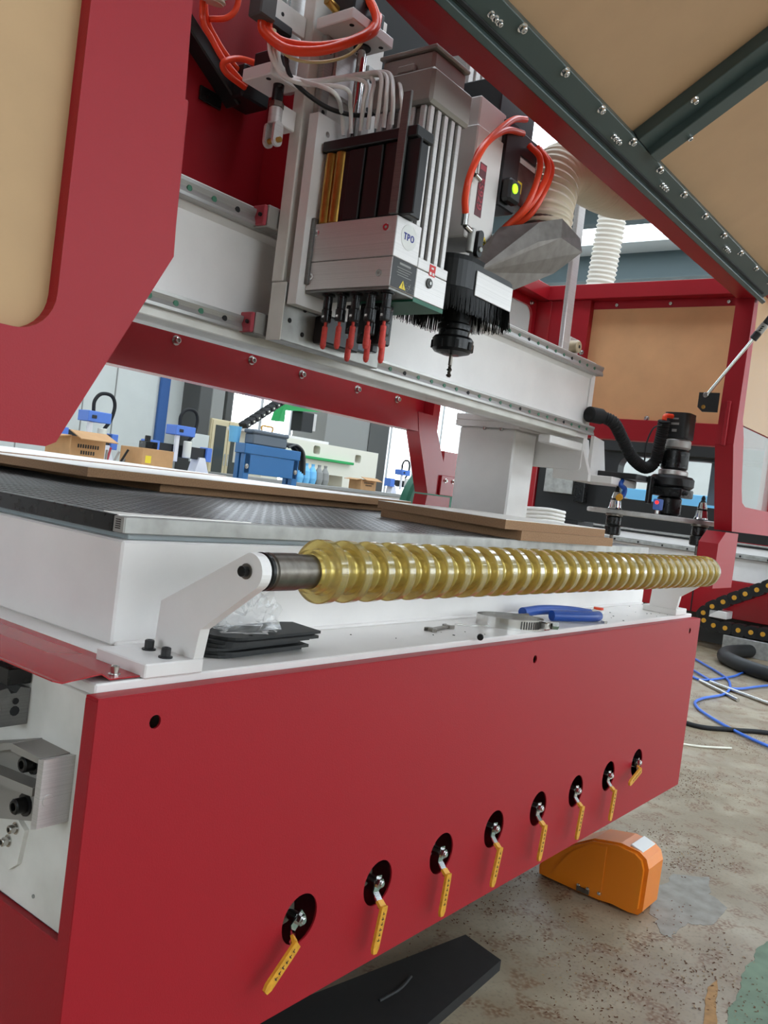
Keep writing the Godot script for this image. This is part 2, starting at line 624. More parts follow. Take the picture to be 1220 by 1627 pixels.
func window(k: int, axis: int, c: float, r: Array, cols: int, rows: int) -> void:
	# a glazed opening in a wall across z (axis 2) or across x (axis 0); r is [u0, v0, u1, v1]
	var w := Node3D.new()
	w.name = "window_%d" % k
	add_child(w)
	struct(w)
	w.position = MB.to3(Vector2((r[0] + r[2]) / 2, r[1]), axis, c)
	for i in cols + 1:
		var u: float = lerpf(r[0], r[2], float(i) / cols)
		plate(w, "mullion", rect(u - 0.035, r[1], u + 0.035, r[3]), axis, c - 0.04, c + 0.04, M.window_frame)
	for j in rows + 1:
		var q: float = lerpf(r[1], r[3], float(j) / rows)
		plate(w, "crossbar", rect(r[0], q - 0.03, r[2], q + 0.03), axis, c - 0.035, c + 0.035, M.window_frame)
	for i in cols:
		for j in rows:
			var u0: float = lerpf(r[0], r[2], float(i) / cols) + 0.035
			var u1: float = lerpf(r[0], r[2], float(i + 1) / cols) - 0.035
			var v0: float = lerpf(r[1], r[3], float(j) / rows) + 0.03
			var v1: float = lerpf(r[1], r[3], float(j + 1) / rows) - 0.03
			plate(w, "pane", rect(u0, v0, u1, v1), axis, c - 0.002, c + 0.002, M.glass)


func hall() -> void:
	var x0 := -9.0
	var x1 := 18.0
	var z0 := -11.0
	var z1 := 10.0
	var hh := 6.6
	struct(box(self, "floor", v(x0 - 0.2, -0.2, z0 - 0.2), v(x1 + 0.2, 0.0, z1 + 0.2), M.concrete, 0.0))
	# roof with four long skylights, the first added to brighten the hood
	var holes := []
	for x in [0.2, 4.6, 10.2, 14.2]:
		holes.append(rect(x, z0 + 1.2, x + 1.7, z1 - 1.2))
	struct(plate(self, "ceiling", rect(x0 - 0.2, z0 - 0.2, x1 + 0.2, z1 + 0.2), 1, hh, hh + 0.12, M.ceiling_panel, holes))
	for k in 6:
		var x := [-8.2, -3.0, 2.9, 7.9, 13.2, 16.6][k] as float
		var t := Node3D.new()
		t.name = "trim_%d" % (k + 1)
		add_child(t)
		t.position = v(x, hh - 0.55, -0.5)
		struct(t)
		box(t, "web", v(x - 0.012, hh - 0.55, z0), v(x + 0.012, hh, z1), M.roof_steel, 0.0)
		box(t, "flange", v(x - 0.11, hh - 0.57, z0), v(x + 0.11, hh - 0.55, z1), M.roof_steel, 0.0)
	for k in 5:
		var z := -9.0 + 4.2 * k
		struct(box(self, "trim_%d" % (k + 7), v(x0, hh - 0.16, z - 0.05), v(x1, hh, z + 0.05), M.roof_steel, 0.0))
	# walls
	struct(plate(self, "wall_back", rect(x0 - 0.2, 0, x1 + 0.2, hh), 2, z0 - 0.2, z0, M.wall_panel, [rect(9.95, 0.5, 12.4, 5.4), rect(13.8, 0.5, 17.7, 5.4), rect(-5, 1.0, -1, 5)]))
	window(1, 2, z0 - 0.1, [9.95, 0.5, 12.4, 5.4], 3, 1)
	window(2, 2, z0 - 0.1, [13.8, 0.5, 17.7, 5.4], 4, 1)
	window(3, 2, z0 - 0.1, [-5.0, 1.0, -1.0, 5.0], 3, 1)
	struct(plate(self, "wall_right", rect(z0, 0, z1, hh), 0, x1, x1 + 0.2, M.wall_panel, [rect(6.2, 0.02, 9.6, 5.0), rect(-9.4, 5.35, -3.6, 6.25)]))
	window(4, 0, x1 + 0.1, [-9.4, 5.35, -3.6, 6.25], 5, 1)
	struct(plate(self, "wall_front", rect(x0 - 0.2, 0, x1 + 0.2, hh), 2, z1, z1 + 0.2, M.wall_panel, [rect(-4.5, 1.2, 0.5, 4.8), rect(2, 1.2, 8, 4.8), rect(10.0, 1.2, 16.5, 4.8)]))
	window(5, 2, z1 + 0.1, [2.0, 1.2, 8.0, 4.8], 4, 2)
	window(7, 2, z1 + 0.1, [-4.5, 1.2, 0.5, 4.8], 4, 2)
	window(6, 2, z1 + 0.1, [10.0, 1.2, 16.5, 4.8], 4, 2)
	struct(plate(self, "wall_left", rect(z0, 0, z1, hh), 0, x0 - 0.2, x0, M.wall_panel, [rect(-2.0, 1.2, 3.0, 4.8)]))
	window(8, 0, x0 - 0.1, [-2.0, 1.2, 3.0, 4.8], 3, 2)  # unseen window, added to lighten the faces turned left
	# columns along the back wall and the seams of its panels
	var k := 12
	for c in [[8.36, 8.55, "blue_column", 0.06], [8.86, 9.12, "grey_dark", 0.45], [9.12, 9.4, "grey_mid", 0.45], [9.74, 9.9, "grey_dark", 0.12], [12.95, 13.35, "grey_dark", 0.35], [13.35, 13.62, "grey_mid", 0.35]]:
		struct(box(self, "trim_%d" % k, v(c[0], 0, z0), v(c[1], hh - 0.57, z0 + c[3]), M[c[2]], 0.01))
		k += 1
	for x in [3.0, 4.0, 5.0, 6.0, 7.0, 7.55]:
		struct(box(self, "trim_%d" % k, v(x - 0.008, 0, z0), v(x + 0.008, hh, z0 + 0.012), M.grey_mid, 0.0))
		k += 1
	# outside
	struct(box(self, "trim_%d" % k, v(-60, -0.3, -70), v(90, -0.22, 60), M.outside_ground, 0.0))
	var b := thing("building", "far house with pink wall and red roof outside the window", "building", v(17.5, -0.2, -26))
	box(b, "wall", v(16.6, -0.2, -28), v(18.1, 3.2, -24), M.outside_wall, 0.0)
	plate(b, "roof", poly([-28.4, 3.2, -23.6, 3.2, -26, 4.2]), 0, 16.4, 18.3, M.outside_roof)


# ---------------------------------------------------------------- the machine's base

func machine_base() -> void:
	var t := thing("router_machine", "white and red steel machine base with long red front cover", "machine", v(1.05, 0, -1.4))
	# body behind the cover, set back so that the cover stands clear of it
	box(t, "body", v(0.02, 0.30, -2.9), v(2.07, 0.845, -0.32), M.white, 0.004)
	box(t, "bottom_rail", v(0.02, 0.345, -0.32), v(2.07, 0.36, -0.012), M.red, 0.001)
	for p in [[0.1, -0.45], [1.9, -0.45], [0.1, -2.7], [1.9, -2.7]]:
		var f := rod(t, "foot", v(p[0], 0.0, p[1]), v(p[0], 0.05, p[1]), 0.06, M.black_steel, 20)
		rod(f, "foot_screw", v(p[0], 0.05, p[1]), v(p[0], 0.31, p[1]), 0.018, M.steel_worn, 12)
	box(t, "ledge", v(0.012, 0.846, -0.6), v(2.082, 0.86, -0.025), M.white, 0.002)
	box(t, "end_plate", v(0.010, 0.566, -2.9), v(0.020, 0.846, -0.024), M.white_worn, 0.001)
	box(t, "end_plate", v(2.070, 0.36, -2.9), v(2.080, 0.846, -0.024), M.white, 0.001)
	box(t, "end_skirt", v(0.001, 0.30, -2.9), v(0.012, 0.565, -0.024), M.red, 0.001)
	box(t, "bed_box", v(0.146, 0.86, -2.9), v(2.106, 1.006, -0.19), M.white, 0.003)
	var weld := box(t, "weld_seam", v(0.15, 0.8595, -0.191), v(2.10, 0.866, -0.184), M.white, 0.002)
	weld.set_meta("label", "glossy painted weld along the foot of the bed box")
	# red front cover: folded sheet with eight valve holes and three screw holes
	var holes := []
	for k in 8:
		holes.append(circle2(v2(0.392 + 0.1885 * k, 0.475), 0.0375, 32))
	for q in [[0.082, 0.814], [1.039, 0.811], [2.005, 0.817]]:
		holes.append(circle2(v2(q[0], q[1]), 0.0085, 12))
	var c := plate(t, "front_cover", rect(0.0, 0.342, 2.09, 0.849), 2, -0.003, 0.0, M.red, holes)
	box(c, "top_fold", v(0.0, 0.8465, -0.024), v(2.09, 0.8505, -0.0005), M.red, 0.001)
	box(c, "side_fold", v(-0.0005, 0.342, -0.024), v(0.0030, 0.8475, -0.0005), M.red, 0.001)
	box(c, "side_fold", v(2.087, 0.342, -0.024), v(2.0905, 0.8475, -0.0005), M.red, 0.001)
	box(c, "bottom_fold", v(0.0, 0.3415, -0.024), v(2.09, 0.3445, -0.0005), M.red, 0.001)
	# folded red sheet over the side rail
	var prof := [v2(-0.040, 0.867), v2(-0.028, 0.8635), v2(0.022, 0.8690), v2(0.034, 0.8615), v2(0.076, 0.8615), v2(0.090, 0.863)]
	var mb := MB.new()
	for i in prof.size() - 1:
		var a: Vector2 = prof[i]
		var b: Vector2 = prof[i + 1]
		var d := v2(0, 0.0016)
		mb.quad(v(a.x, a.y, -0.03), v(b.x, b.y, -0.03), v(b.x, b.y, -2.8), v(a.x, a.y, -2.8), Vector3.DOWN)
		mb.quad(v(a.x, a.y + d.y, -0.03), v(b.x, b.y + d.y, -0.03), v(b.x, b.y + d.y, -2.8), v(a.x, a.y + d.y, -2.8), Vector3.UP)
		mb.quad(v(a.x, a.y, -0.03), v(b.x, b.y, -0.03), v(b.x, b.y + d.y, -0.03), v(a.x, a.y + d.y, -0.03), Vector3.BACK)
	mb.quad(v(-0.040, 0.867, -0.03), v(-0.040, 0.8686, -0.03), v(-0.040, 0.8686, -2.8), v(-0.040, 0.867, -2.8), Vector3.LEFT)
	var cs := put(t, "rail_cover", mb.mesh(), M.red_gloss)
	cs.set_meta("label", "thin folded red sheet over the side rail")
	screw(cs, "screw", v(0.050, 0.863, -0.045), Vector3.UP, 0.0052, 0.011, M.steel)
	# side rail: profile with an undercut, its end facing front
	var rl := plate(t, "side_rail", poly([-0.028, 0.782, 0.009, 0.782, 0.009, 0.826, -0.004, 0.829, -0.009, 0.822, -0.016, 0.822, -0.021, 0.829, -0.031, 0.827, -0.033, 0.818, -0.026, 0.806, -0.027, 0.795, -0.033, 0.787]), 2, -2.8, -0.150, M.alu_dark)
	rod(rl, "painted_rail_hole", v(-0.009, 0.800, -0.151), v(-0.009, 0.800, -0.1485), 0.006, M.black_matt, 10)  # black disc painted for the dark inside of a hole
	rod(rl, "painted_rail_hole", v(-0.009, 0.812, -0.151), v(-0.009, 0.812, -0.1485), 0.004, M.black_matt, 10)  # smaller black disc, again a hole's darkness in colour only
	box(t, "rack", v(-0.022, 0.832, -2.8), v(0.009, 0.852, -0.15), M.black_steel, 0.001)
	# cast bracket on the end
	var br := plate(t, "cast_bracket", poly([-0.24, 0.69, -0.205, 0.652, -0.055, 0.695, -0.045, 0.70, -0.045, 0.772, -0.115, 0.770, -0.24, 0.728]), 0, -0.008, 0.0105, M.alu_cast)
	plate(br, "rib", poly([-0.24, 0.708, -0.06, 0.728, -0.06, 0.738, -0.24, 0.722]), 0, -0.03, -0.006, M.alu_cast)
	plate(br, "rim", poly([-0.055, 0.692, -0.044, 0.696, -0.044, 0.774, -0.055, 0.772]), 0, -0.03, 0.010, M.alu)
	plate(br, "rim", poly([-0.115, 0.764, -0.0555, 0.766, -0.0555, 0.773, -0.115, 0.773]), 0, -0.028, 0.010, M.alu_cast)
	plate(br, "rim", poly([-0.24, 0.725, -0.115, 0.766, -0.115, 0.774, -0.24, 0.735]), 0, -0.028, 0.010, M.alu_cast)
	rod(br, "boss", v(-0.04, 0.702, -0.188), v(-0.005, 0.702, -0.188), 0.018, M.alu_cast, 20)
	rod(br, "painted_boss_hole", v(-0.042, 0.702, -0.188), v(-0.036, 0.702, -0.188), 0.009, M.black_matt, 16)  # no bore here: a black disc gives the shade inside it
	rod(br, "button", v(-0.02, 0.727, -0.0445), v(-0.02, 0.727, -0.0425), 0.007, M.alu, 14)
	screw(br, "bolt", v(-0.008, 0.752, -0.098), Vector3.LEFT, 0.0095, 0.016, M.black_steel)
	screw(br, "bolt", v(-0.008, 0.700, -0.105), Vector3.LEFT, 0.0095, 0.016, M.black_steel)
	# small white plate below it
	var wp := plate(t, "cover_plate", poly([-0.30, 0.60, -0.145, 0.603, -0.128, 0.616, -0.120, 0.660, -0.15, 0.674, -0.30, 0.674]), 0, 0.004, 0.011, M.white_worn)
	screw(wp, "bolt", v(0.004, 0.657, -0.139), Vector3.LEFT, 0.0052, 0.010, M.steel)
	screw(wp, "bolt", v(0.004, 0.637, -0.152), Vector3.LEFT, 0.0052, 0.010, M.steel)
	rod(t, "plug", v(0.0085, 0.588, -0.095), v(0.011, 0.588, -0.095), 0.0025, M.grey_mid, 10)


func v2(x: float, y: float) -> Vector2:
	return Vector2(x, y)


func vacuum_table() -> void:
	var t := thing("vacuum_table", "dark grooved vacuum table with aluminium edge on white bed", "table", v(1.1, 1.006, -1.5))
	box(t, "seal_strip", v(0.165, 1.006, -2.88), v(2.09, 1.015, -0.205), M.sealant, 0.001)
	box(t, "slab", v(0.160, 1.015, -2.9), v(2.10, 1.0345, -0.215), M.table_groove, 0.001)
	box(t, "front_edge", v(0.146, 1.0155, -0.2145), v(2.10, 1.0385, -0.190), M.alu_matt, 0.001)
	var cap := box(t, "edge_end", v(0.1445, 1.016, -0.2140), v(0.1465, 1.038, -0.191), M.alu_matt, 0.0005)
	for k in 5:
		box(cap, "mark", v(0.1440, 1.021 + 0.003 * k, -0.209), v(0.1446, 1.0226 + 0.003 * k, -0.198), M.print, 0.0)
	box(t, "side_edge", v(0.1440, 1.0150, -2.9), v(0.160, 1.0395, -0.2148), M.black_steel, 0.001)
	plate(t, "dried_glue", poly([0.150, -0.212, 0.40, -0.210, 0.36, -0.222, 0.33, -0.219, 0.28, -0.237, 0.22, -0.243, 0.16, -0.262, 0.152, -0.25]), 1, 1.0375, 1.0400, M.melamine)
	# raised pads between the suction grooves
	var pads := 0
	var mm := MultiMesh.new()
	mm.transform_format = MultiMesh.TRANSFORM_3D
	mm.mesh = chamfer_box(v(0.021, 0.004, 0.021), 0.0008)
	var list: Array[Transform3D] = []
	for i in 71:
		for j in 52:
			list.append(at(v(0.176 + 0.027 * i, 1.0364, -0.232 - 0.027 * j)))
	mm.instance_count = list.size()
	for k in list.size():
		mm.set_instance_transform(k, list[k])
	var mi := MultiMeshInstance3D.new()
	mi.name = "grid_pads"
	mi.multimesh = mm
	mi.material_override = M.table_pvc
	t.add_child(mi, true)
	mi.global_transform = Transform3D()
	mi.set_meta("kind", "stuff")


# ---------------------------------------------------------------- the gantry

func gantry() -> void:
	var t := thing("gantry", "long white gantry beam with two linear rails on white legs", "gantry", v(1.1, 1.0, -0.75))
	var b := plate(t, "beam", poly([-0.545, 1.385, -0.545, 1.430, -0.558, 1.436, -0.558, 1.598, -0.545, 1.608, -0.545, 1.655, -0.90, 1.655, -0.90, 1.432, -0.665, 1.432, -0.665, 1.385]), 0, -0.45, 2.298, M.white)
	box(b, "lower_lip", v(-0.45, 1.380, -0.600), v(2.20, 1.404, -0.534), M.white_worn, 0.002)
	var rails := []
	for y in [[1.610, 1.642], [1.398, 1.428]]:
		var r := plate(t, "linear_rail", poly([-0.544, y[0], -0.516, y[0], -0.516, y[0] + 0.006, -0.520, (y[0] + y[1]) / 2, -0.516, y[1] - 0.006, -0.516, y[1], -0.544, y[1]]), 0, -0.4, 2.312 if y[0] > 1.5 else 2.300, M.steel_rail)
		for k in 44:
			var x := -0.34 + 0.06 * k
			if x > 0.60 and x < 0.95:
				continue
			rod(r, "plug_or_painted_hole", v(x, (y[0] + y[1]) / 2, -0.521), v(x, (y[0] + y[1]) / 2, -0.5175), 0.0062, M.plug_green if (k * 7) % 5 != 0 else M.black_matt, 10)  # black ones are painted darkness of uncapped holes, green ones real plugs
	box(t, "top_strip", v(-0.4, 1.6415, -0.56), v(2.30, 1.656, -0.5455), M.steel_worn, 0.001)
	# bearing blocks with red end seals, left of the head
	for y in [1.630, 1.417]:
		var bl := box(t, "bearing_block", v(0.616, y - 0.022, -0.53), v(0.66, y + 0.022, -0.490), M.alu_cast, 0.002)
		box(bl, "end_seal", v(0.607, y - 0.020, -0.528), v(0.616, y + 0.020, -0.493), M.cap_red, 0.002)
		rod(bl, "grease_nipple", v(0.602, y, -0.503), v(0.608, y, -0.503), 0.004, M.black_steel, 10)
	# end plate and legs
	plate(t, "end_plate", rounded(v2(-0.90, 1.27), v2(-0.553, 1.662), 0.012), 0, 2.2985, 2.330, M.white)
	for s in [[2.130, 2.290], [-0.20, -0.04]]:
		var lg := box(t, "leg", v(s[0], 0.12, -0.970), v(s[1], 1.385, -0.734), M.white, 0.006)
		box(lg, "cap_plate", v(s[0] - 0.012, 1.3855, -0.985), v(s[1] + 0.015, 1.408, -0.715), M.white, 0.002)
		box(lg, "cap_plate", v(s[0] - 0.012, 1.4085, -0.985), v(s[1] + 0.015, 1.4315, -0.715), M.white, 0.002)
		for z in [-0.79, -0.86]:
			screw(lg, "bolt", v(s[0] - 0.006, 1.3855, z), Vector3.DOWN, 0.006, 0.010, M.steel)
		box(lg, "carriage_foot", v(s[0] - 0.01, 0.0, -1.05), v(s[1] + 0.01, 0.12, -0.65), M.white, 0.004)


# ---------------------------------------------------------------- the red hood

func bolt_row(par: Node3D, pts: Array, n: Vector3, r: float, m: Material) -> void:
	for p in pts:
		screw(par, "bolt", p, n, r, r * 1.4, m)


func hood() -> void:
	var zf := -0.06
	var zi := -0.12
	var t := thing("red_hood", "red sheet-metal hood over the gantry with tan panels and raised lid", "hood", v(1.25, 1.12, -0.6))
	# front wall, left of the opening
	var lw := rounded(v2(-0.56, 1.240), v2(-0.068, 2.02), 0.045, 8)
	var fl := plate(t, "front_wall", poly([-0.60, 1.121, -0.062, 1.121, -0.050, 1.127, 0.076, 1.366, 0.058, 1.70, 0.050, 2.13, -0.60, 2.13]), 2, zi, zf, M.red, [lw])
	plate(fl, "tan_sheet", rect(-0.58, 1.225, -0.055, 2.04), 2, zf - 0.024, zf - 0.018, M.tan_pale)
	box(fl, "stop_strip", v(0.066, 1.368, zi + 0.01), v(0.088, 1.56, zf - 0.018), M.red, 0.002, Basis(Vector3.BACK, 0.02))
	# front wall, right of the opening
	var rw := poly([2.445, 1.95, 2.452, 1.50, 2.490, 1.44, 2.545, 1.275, 2.575, 1.225, 2.62, 1.212, 3.00, 1.212, 3.00, 1.95])
	var fr := plate(t, "front_wall", poly([2.402, 2.13, 2.402, 1.86, 2.385, 1.405, 2.500, 1.121, 3.06, 1.121, 3.06, 2.13]), 2, zi, zf, M.red, [rw])
	plate(fr, "tan_sheet", rect(2.43, 1.49, 3.02, 1.97), 2, zi + 0.034, zi + 0.039, M.tan_gloss)
	plate(fr, "clear_sheet", poly([2.445, 1.485, 2.51, 1.34, 2.56, 1.19, 3.02, 1.19, 3.02, 1.485]), 2, zi + 0.034, zi + 0.039, M.clear_dusty)
	box(fr, "stop_strip", v(2.374, 1.400, zi + 0.022), v(2.386, 1.550, zi + 0.036), M.red, 0.002, Basis(Vector3.BACK, -0.03))
	# beam above the opening
	box(t, "front_beam", v(0.05, 1.897, zi), v(2.402, 2.13, zf), M.red, 0.002)
	box(t, "inner_brace", v(-0.30, 2.01, -0.235), v(0.86, 2.10, -0.19), M.red, 0.002, Basis(Vector3.UP, 0.10))
	# feet under the corners
	for s in [[2.40, -1.0], [0.10, 1.0]]:
		pass
	plate(t, "corner_foot", poly([2.385, 1.075, 2.452, 1.116, 2.60, 1.116, 2.60, 0.925, 2.385, 0.925]), 2, zi - 0.01, zf - 0.005, M.red)
	# right wall with its tan sheet
	var xr := 3.02
	var rwall := Node3D.new()
	rwall.name = "side_wall"
	t.add_child(rwall, true)
	rwall.global_position = v(xr, 1.46, -0.63)
	box(rwall, "top_rail", v(xr - 0.05, 2.065, -1.15), v(xr + 0.04, 2.13, zi), M.red, 0.002)
	box(rwall, "top_flange", v(xr + 0.005, 2.03, -1.10), v(xr + 0.04, 2.065, zi), M.red, 0.001)
	box(rwall, "bottom_rail", v(xr - 0.02, 1.455, -1.15), v(xr + 0.04, 1.545, zi), M.red, 0.002)
	box(rwall, "rear_post", v(xr - 0.03, 1.455, -1.15), v(xr + 0.04, 2.065, -0.93), M.red, 0.002)
	box(rwall, "front_post", v(xr - 0.03, 1.455, -0.20), v(xr + 0.04, 2.065, zi), M.red, 0.002)
	box(rwall, "tan_sheet", v(xr + 0.008, 1.50, -1.0), v(xr + 0.014, 2.06, -0.15), M.tan, 0.0)
	bolt_row(rwall, [v(xr + 0.008, 2.045, -0.82), v(xr + 0.008, 2.045, -0.58), v(xr + 0.008, 2.045, -0.34), v(xr - 0.030, 1.83, -0.945), v(xr + 0.006, 1.555, -0.62), v(xr + 0.006, 1.555, -0.42)], Vector3.LEFT, 0.008, M.steel)
	# left wall, out of the picture
	box(t, "side_wall", v(-0.60, 1.455, -1.15), v(-0.56, 2.13, zi), M.red, 0.002)
	# rear wall: beam, legs and window frames
	var zb := -1.15
	var rear := Node3D.new()
	rear.name = "rear_wall"
	t.add_child(rear, true)
	rear.global_position = v(1.25, 1.35, zb)
	plate(rear, "lower_beam", poly([-0.60, 1.352, 2.121, 1.352, 2.10, 1.425, -0.60, 1.425]), 2, zb - 0.06, zb + 0.0, M.red_gloss)
	box(rear, "beam_flange", v(-0.60, 1.425, zb - 0.06), v(2.243, 1.50, zb - 0.045), M.red_gloss, 0.001)
	plate(rear, "leg", poly([2.10, 1.425, 2.121, 1.352, 2.229, 1.121, 2.392, 1.121, 2.328, 1.229, 2.243, 1.366, 2.246, 1.50, 2.20, 1.50, 2.20, 1.425]), 2, zb - 0.06, zb + 0.002, M.red_gloss)
	plate(rear, "lower_foot", poly([2.229, 1.115, 2.392, 1.115, 2.40, 0.93, 2.20, 0.93]), 2, zb - 0.06, zb + 0.002, M.red_gloss)
	var hb := box(rear, "hinge_plate", v(2.30, 1.12, zb + 0.002), v(2.42, 1.20, zb + 0.012), M.red_gloss, 0.002)
	bolt_row(hb, [v(2.33, 1.18, zb + 0.012), v(2.385, 1.18, zb + 0.012)], Vector3.BACK, 0.006, M.steel)
	box(rear, "corner_panel", v(2.36, 1.121, zb - 0.055), v(3.02, 1.30, zb - 0.03), M.red_gloss, 0.001)
	bolt_row(rear, [v(0.62, 1.46, zb - 0.045), v(0.975, 1.46, zb - 0.045), v(1.267, 1.46, zb - 0.045), v(1.493, 1.457, zb - 0.045), v(1.782, 1.456, zb - 0.045), v(2.02, 1.458, zb - 0.045)], Vector3.BACK, 0.010, M.steel)
	var wnd := rounded(v2(1.40, 1.54), v2(2.955, 2.03), 0.05, 8)
	plate(rear, "upper_wall", rect(-0.60, 1.4995, 3.06, 2.13), 2, zb - 0.058, zb - 0.046, M.red_gloss, [wnd])
	plate(rear, "clear_sheet", rect(1.36, 1.505, 3.0, 2.07), 2, zb - 0.066, zb - 0.061, M.clear_dusty)
	box(rear, "top_rail", v(-0.60, 2.065, zb - 0.045), v(3.06, 2.13, zb + 0.02), M.red_gloss, 0.002)
	box(rear, "end_post", v(2.985, 1.50, zb - 0.045), v(3.06, 2.065, zb + 0.03), M.red_gloss, 0.002)
	bolt_row(rear, [v(2.93, 2.045, zb - 0.046)], Vector3.BACK, 0.009, M.steel)
	# red cover sheet standing on the beam behind the head
	box(t, "cable_cover", v(-0.45, 1.66, -0.745), v(1.02, 2.30, -0.735), M.red, 0.002)
	box(t, "cable_cover_brace", v(0.80, 1.70, -0.734), v(0.815, 2.05, -0.60), M.red, 0.001)
	box(t, "black_panel", v(0.80, 1.68, -0.62), v(1.50, 2.30, -0.58), M.black_matt, 0.002)
	# ---- raised lid: a dark green frame with tan sheets, hinged on the front beam
	var dir := v(0, 0.5507, 0.8347)
	var nrm := v(0, -0.8347, 0.5507)
	var bas := Basis(Vector3.RIGHT, -nrm, dir)
	var org := v(0, 1.899, -0.056)
	var lid := Node3D.new()
	lid.name = "lid"
	t.add_child(lid, true)
	lid.global_transform = Transform3D(bas, org)
	lid.set_meta("label", "raised lid with dark green frame and tan sheets")
	# local: x along the hinge, y up through the sheet, z away from the hinge
	var bars := [["frame_bar", 0.0, 2.44, 0.008, 0.068], ["frame_bar", 0.0, 2.44, 0.84, 0.90]]
	for q in bars:
		lid_bar(lid, q[0], v(q[1], 0.0, q[3]), v(q[2], 0.028, q[4]), bas, org)
	lid_bar(lid, "frame_bar", v(0.0, 0.0, 0.069), v(0.06, 0.028, 0.839), bas, org)
	lid_bar(lid, "frame_bar", v(2.38, 0.0, 0.069), v(2.44, 0.028, 0.839), bas, org)
	for x in [1.205, 0.32]:
		lid_bar(lid, "cross_bar", v(x, 0.002, 0.069), v(x + 0.052, 0.030, 0.839), bas, org)
		lid_bar(lid, "cross_bar_lip", v(x + 0.050, -0.016, 0.069), v(x + 0.096, 0.010, 0.839), bas, org)
	lid_bar(lid, "hinge_lip", v(0.0, -0.018, 0.0), v(2.44, 0.006, 0.014), bas, org)
	lid_bar(lid, "seal_strip", v(0.03, -0.004, 0.018), v(2.40, 0.0, 0.026), bas, org, M.black_matt)
	lid_bar(lid, "tan_sheet", v(0.03, 0.030, 0.03), v(2.41, 0.036, 0.87), bas, org, M.tan_lid)
	for k in 14:
		var x := 0.20 + 0.165 * k
		screw(lid, "bolt", org + bas * v(x, 0.0, 0.060), nrm, 0.0065, 0.010, M.chrome)
	for x in [0.62, 1.13, 1.42, 1.93]:
		for k in 3:
			screw(lid, "bolt", org + bas * v(x + 0.014 * k, 0.0, 0.040), nrm, 0.0045, 0.008, M.chrome)
	for z in [0.20, 0.42, 0.64]:
		screw(lid, "bolt", org + bas * v(1.212, 0.002, z), nrm, 0.006, 0.010, M.chrome)
		screw(lid, "bolt", org + bas * v(1.296, -0.012, z - 0.05), nrm, 0.006, 0.010, M.chrome)
	# ---- gas strut that holds it up
	var g := thing("gas_strut", "black gas strut with bright rod holding up the red hood's lid", "gas strut", v(2.40, 1.56, -0.17))
	var a := v(2.372, 1.565, -0.165)
	var d := v(0.01, 0.255, 0.165).normalized()
	plate(g, "bracket", poly([-0.192, 1.525, -0.175, 1.510, -0.125, 1.510, -0.125, 1.575, -0.192, 1.575]), 0, 2.376, 2.383, M.black)
	rod(g, "eyelet", a - v(0.012, 0, 0), a + v(0.008, 0, 0), 0.009, M.steel, 14)
	screw(g, "screw", v(2.376, 1.526, -0.172), Vector3.LEFT, 0.005, 0.003, M.brass)
	rod(g, "rod", a, a + d * 0.235, 0.0055, M.chrome, 14)
	rod(g, "collar", a + d * 0.225, a + d * 0.252, 0.0125, M.black, 18)
	var sl := rod(g, "sleeve", a + d * 0.252, a + d * 0.285, 0.0125, M.alu_matt, 18)
	for k in 3:
		box(sl, "mark", a + d * (0.258 + 0.007 * k) + v(-0.0132, -0.002, 0.0), a + d * (0.258 + 0.007 * k) + v(-0.0126, 0.002, 0.008), M.print, 0.0)
	rod(g, "cylinder", a + d * 0.285, a + d * 0.50, 0.0115, M.black, 18)


func lid_bar(par: Node3D, called: String, lo: Vector3, hi: Vector3, bas: Basis, org: Vector3, m: Material = null) -> void:
	put(par, called, chamfer_box(hi - lo, 0.0015), m if m else M.lid_green, Transform3D(bas, org + bas * ((lo + hi) / 2)))


# ---------------------------------------------------------------- feed roller and its brackets

func bracket(called: String, label: String, x: float, s: float) -> void:
	# s is the direction from the arm to the foot plate's free side
	var t := thing(called, label, "bracket", v(x, 0.86, -0.07), "roller brackets")
	var f0 := x if s > 0 else x + 0.016
	box(t, "foot_plate", v(minf(f0, f0 + s * 0.09), 0.8602, -0.122), v(maxf(f0, f0 + s * 0.09), 0.878, -0.022), M.white, 0.0015)
	var p := poly([-0.103, 0.8782, -0.024, 0.8782, -0.018, 0.917])
	for k in 13:
		var a := -0.85 + (PI * 0.5 + 0.98) * k / 12.0
		p.append(v2(0.055 + 0.0235 * cos(a), 1.0015 + 0.0235 * sin(a)))
	p.append(v2(-0.100, 0.939))
	plate(t, "arm", p, 0, x, x + 0.016, M.white)
	var pin := rod(t, "axle_bolt", v(x - 0.010 if s < 0 else x + 0.016, 1.002, 0.052), v(x if s < 0 else x + 0.03, 1.002, 0.052), 0.0068, M.black_steel, 14)
	rod(pin, "washer", v(x - 0.0022, 1.002, 0.052), v(x - 0.0002, 1.002, 0.052), 0.0098, M.steel_worn, 16)
	for z in [-0.088, -0.044]:
		screw(t, "bolt", v(f0 + s * (0.036 if z < -0.06 else 0.044), 0.878, z), Vector3.UP, 0.0062, 0.013, M.black)


